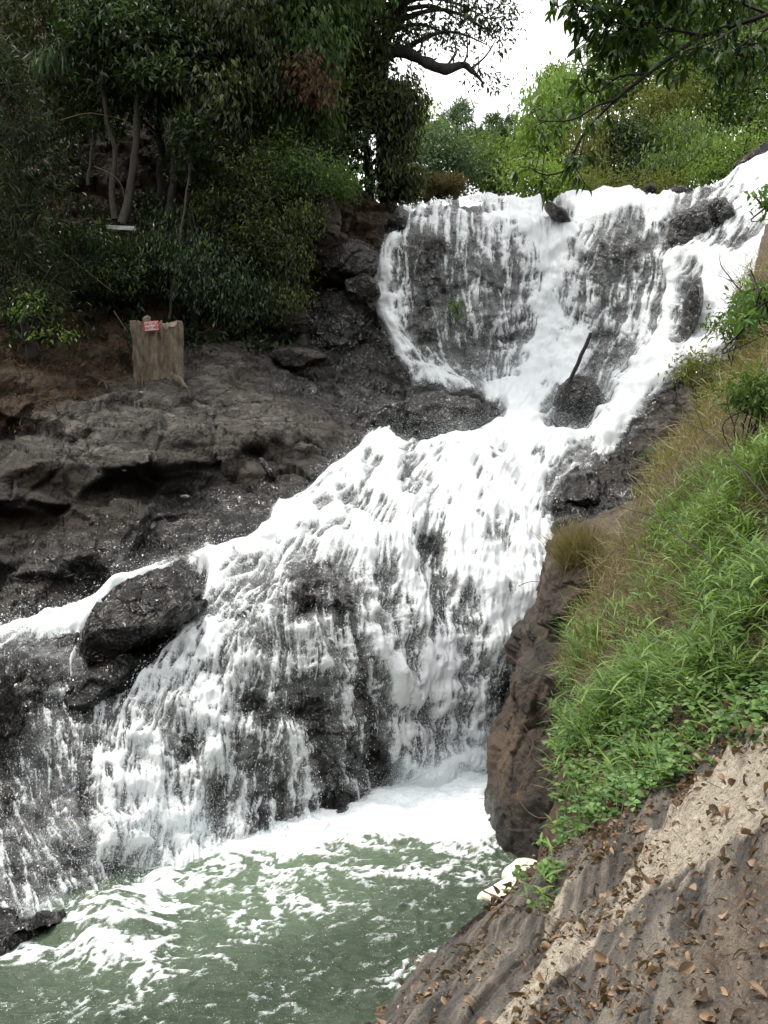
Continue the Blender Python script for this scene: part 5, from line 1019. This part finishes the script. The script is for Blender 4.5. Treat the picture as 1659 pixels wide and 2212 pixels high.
T('shrub', 'low leafy shrub behind the crest rocks', 'shrub', 'leaf_olive', [(1310,405,36.5,46,18,.8),(1370,412,36,30,12,.6),(1440,400,36,40,16,.7)], 3200, L_=.14, W_=.05, tbias=-.05)
T('bare_tree', 'bare grey branching treetop in the sky gap above the light green tree', 'tree', 'leaf_mid', [(1265,120,58,14,10,.5)], 60, trunk=[(1285,240,57),(1262,150,57.5),(1240,110,58)], tr=(.09, .03), bark='bark_pale', limbs=4)
tree('dry_shrub', 'brown dry grass clump on the bank at the left end of the crest', 'grass clump', 'straw', [(960,412,37,40,18,.7),(870,418,36,30,14,.6)], 2600, kind='needle', L_=.45, W_=.015, tr=(.02, .01), per=10, tbias=-.35, limbs=4)
# far wood behind everything
r = np.random.RandomState(9); n = 46000; X = r.uniform(-60, 75, n); Y_ = r.uniform(66, 110, n)
hgt = np.interp(X, [-60, -8, 2, 6, 9, 11, 13, 20, 30, 75], [26, 14, 6, 4.5, 3, 3, 5, 13, 19, 26])*(1+.3*fbm(np.stack([X*.15, Y_*.15, 0*X], -1), 3)); Zb = far_z(X, Y_); P = np.stack([X, Y_, Zb+hgt*r.rand(n)**.6], -1)
sc = .6+.9*r.rand(n); V, T_, t = leaf_quads(P, r.normal(size=(n, 3))+np.array([0, 0, -.4]), r.normal(size=(n, 3))*.6+np.array([0, -.4, .8]), .8*sc, .38*sc, np.clip(.1+.6*r.rand(n), 0, 1)); A = Acc(); A.add(V, T=T_, a=t); tag(A.build('far_wood', M['leaf_mid'], None, False), 'distant green wood closing the valley behind the fall', 'wood', kind='stuff')

# ------------------------------------------------------------------ branch overhead at the top right
def overhang():
    D_ = 3.9; root = empty('overhanging_branch', at(1760, -30, D_+.3), 'leafy branch hanging into the picture at the top right close to the camera', 'branch'); A = Acc(); r = np.random.RandomState(3)
    br = [[(1800,-40,4.2),(1659,30,4.0),(1519,78,3.9),(1420,145,3.8),(1330,215,3.8),(1264,285,3.8),(1240,330,3.8),(1225,365,3.8),(1180,378,3.8),(1140,360,3.8)],
          [(1330,215,3.8),(1290,228,3.7),(1245,255,3.7),(1205,262,3.7),(1160,260,3.7)], [(1400,160,3.8),(1340,165,3.9),(1280,200,3.9),(1255,150,3.9)], [(1519,78,3.9),(1430,60,3.8),(1340,50,3.8),(1270,25,3.8),(1225,-10,3.8)],
          [(1659,30,4.0),(1560,-5,3.9),(1440,-20,3.8),(1300,-40,3.8)], [(1600,55,3.9),(1540,90,3.7),(1480,110,3.7)], [(1659,60,4.),(1600,100,3.9),(1590,140,3.9)], [(1460,115,3.9),(1400,85,4.),(1330,100,4.),(1270,90,4.)], [(1700,-60,4.1),(1560,-50,4.1),(1400,10,4.),(1330,70,4.)], [(1750,40,4.2),(1650,90,4.),(1560,95,4.)]]
    Bs, Ds, Ns, Ls, Ts = [], [], [], [], []
    for k, b in enumerate(br):
        q = spline([at(*p) for p in b], 46); m = len(q); A.tube(q, np.linspace(.011 if k == 0 else .006, .0016, m), 6, wob=.2)
        tg = unit(np.gradient(q, axis=0)); st_ = 22 if k == 0 else 8
        nn_ = (20, 9, 14, 90, 160, 22, 22, 50, 160, 44)[k]
        for u in r.randint(st_, m, nn_):
            # side twig with a whorl of leaves
            p = q[u]; d = unit(tg[u]*.6+r.normal(size=3)*.7+np.array([0, 0, -.15])); l_ = .03+.10*r.rand(); e = p+d*l_; A.tube([p, (p+e)/2+.004*r.normal(size=3), e], [.0018, .0014, .001], 4)
            for j in range(r.randint(3, 7)):
                a = r.normal(size=3); Bs.append(e-d*l_*.25*r.rand()); Ds.append(d*.7+a*.6+np.array([0, 0, -.3])); Ns.append(r.normal(size=3)*.45+np.array([0, 0, 1])); Ls.append((.03+.04*r.rand()));  Ts.append(r.rand()**1.4)
    V, Q, t = leaf_fine(np.array(Bs), np.array(Ds), np.array(Ns), np.array(Ls), np.array(Ls)*.27, np.array(Ts)*.9, curl=.3+.4*r.rand(len(Bs)), ns=5)
    A.build('twigs', M['bark_dark'], root); A = Acc(); A.add(V, Q=Q, a=t); A.build('leaves', M['leaf_over'], root)
M['leaf_over'] = leaf_mat('leaf_overhead', (.012, .035, .010), (.035, .085, .018), (.11, .17, .03), .4, .22)
overhang()
stick('hanging_vine', 'thin dark vine hanging straight down below the overhanging branch', [(1618,0,4.2),(1620,60,4.2),(1622,130,4.2),(1619,210,4.2)], .004, .003, M['bark_dark'], 'vine')
stick('hanging_vine', 'shorter thin vine left of the long hanging vine', [(1521,78,4.),(1524,110,4.),(1525,155,4.)], .003, .002, M['bark_dark'], 'vine')
# leafy sprig at the right frame edge
tree('sprig', 'small leafy sprig leaning in from the right frame edge over the rapids', 'sprig', 'herb', [(1640,640,7,26,30,.12),(1610,690,7,20,22,.1)], 120, L_=.085, W_=.035, tr=(.006, .003), trunk=[(1690,740,7),(1650,690,7),(1620,640,7.1)], spread=.07, per=6, limbs=8, gap=-1)
tree('sprig', 'leafy sprig at the right frame edge beside the far cascade', 'sprig', 'herb', [(1650,430,7.5,20,24,.1)], 80, L_=.06, W_=.03, tr=(.005, .002), trunk=[(1720,480,7.6),(1680,450,7.5),(1640,425,7.5)], spread=.06, per=6, limbs=6, gap=-1)
for lab, bl, m_, n_ in (('leafy green bush on the bank above the right-hand rapids', [(1600,700,14,60,40,.5),(1650,640,14,50,46,.5)], 'leaf_mid', 1500), ('olive bush on the upper bank beside the rapids', [(1520,800,16,46,40,.5),(1560,860,15,40,30,.4)], 'leaf_olive', 1300), ('small grey green bush among the dry grass of the bank', [(1450,985,15,36,24,.35)], 'leaf_bluish', 600), ('low green bush at the right frame edge in the dry grass', [(1640,850,10,50,40,.4)], 'leaf_mid', 900)):
    tree('bank_bush', lab, 'bush', m_, bl, n_, L_=.085, W_=.03, tr=(.012, .006), spread=.12, per=10, limbs=10, gap=-.05, group='bushes on the right bank')
# weed growing on the wet face
tree('weed', 'small green weed growing in the middle of the upper fall', 'weed', 'leaf_mid', [(985,668,30.1,16,24,.2)], 160, L_=.14, W_=.05, tr=(.02, .01), spread=.12, per=8, limbs=3, gap=-1)
tree('weed', 'small green tuft growing in a crack of the middle ledge', 'weed', 'leaf_mid', [(345,992,22.7,20,7,.15)], 160, kind='needle', L_=.16, W_=.02, tr=(.01, .008), spread=.1, per=8, limbs=2, gap=-1)
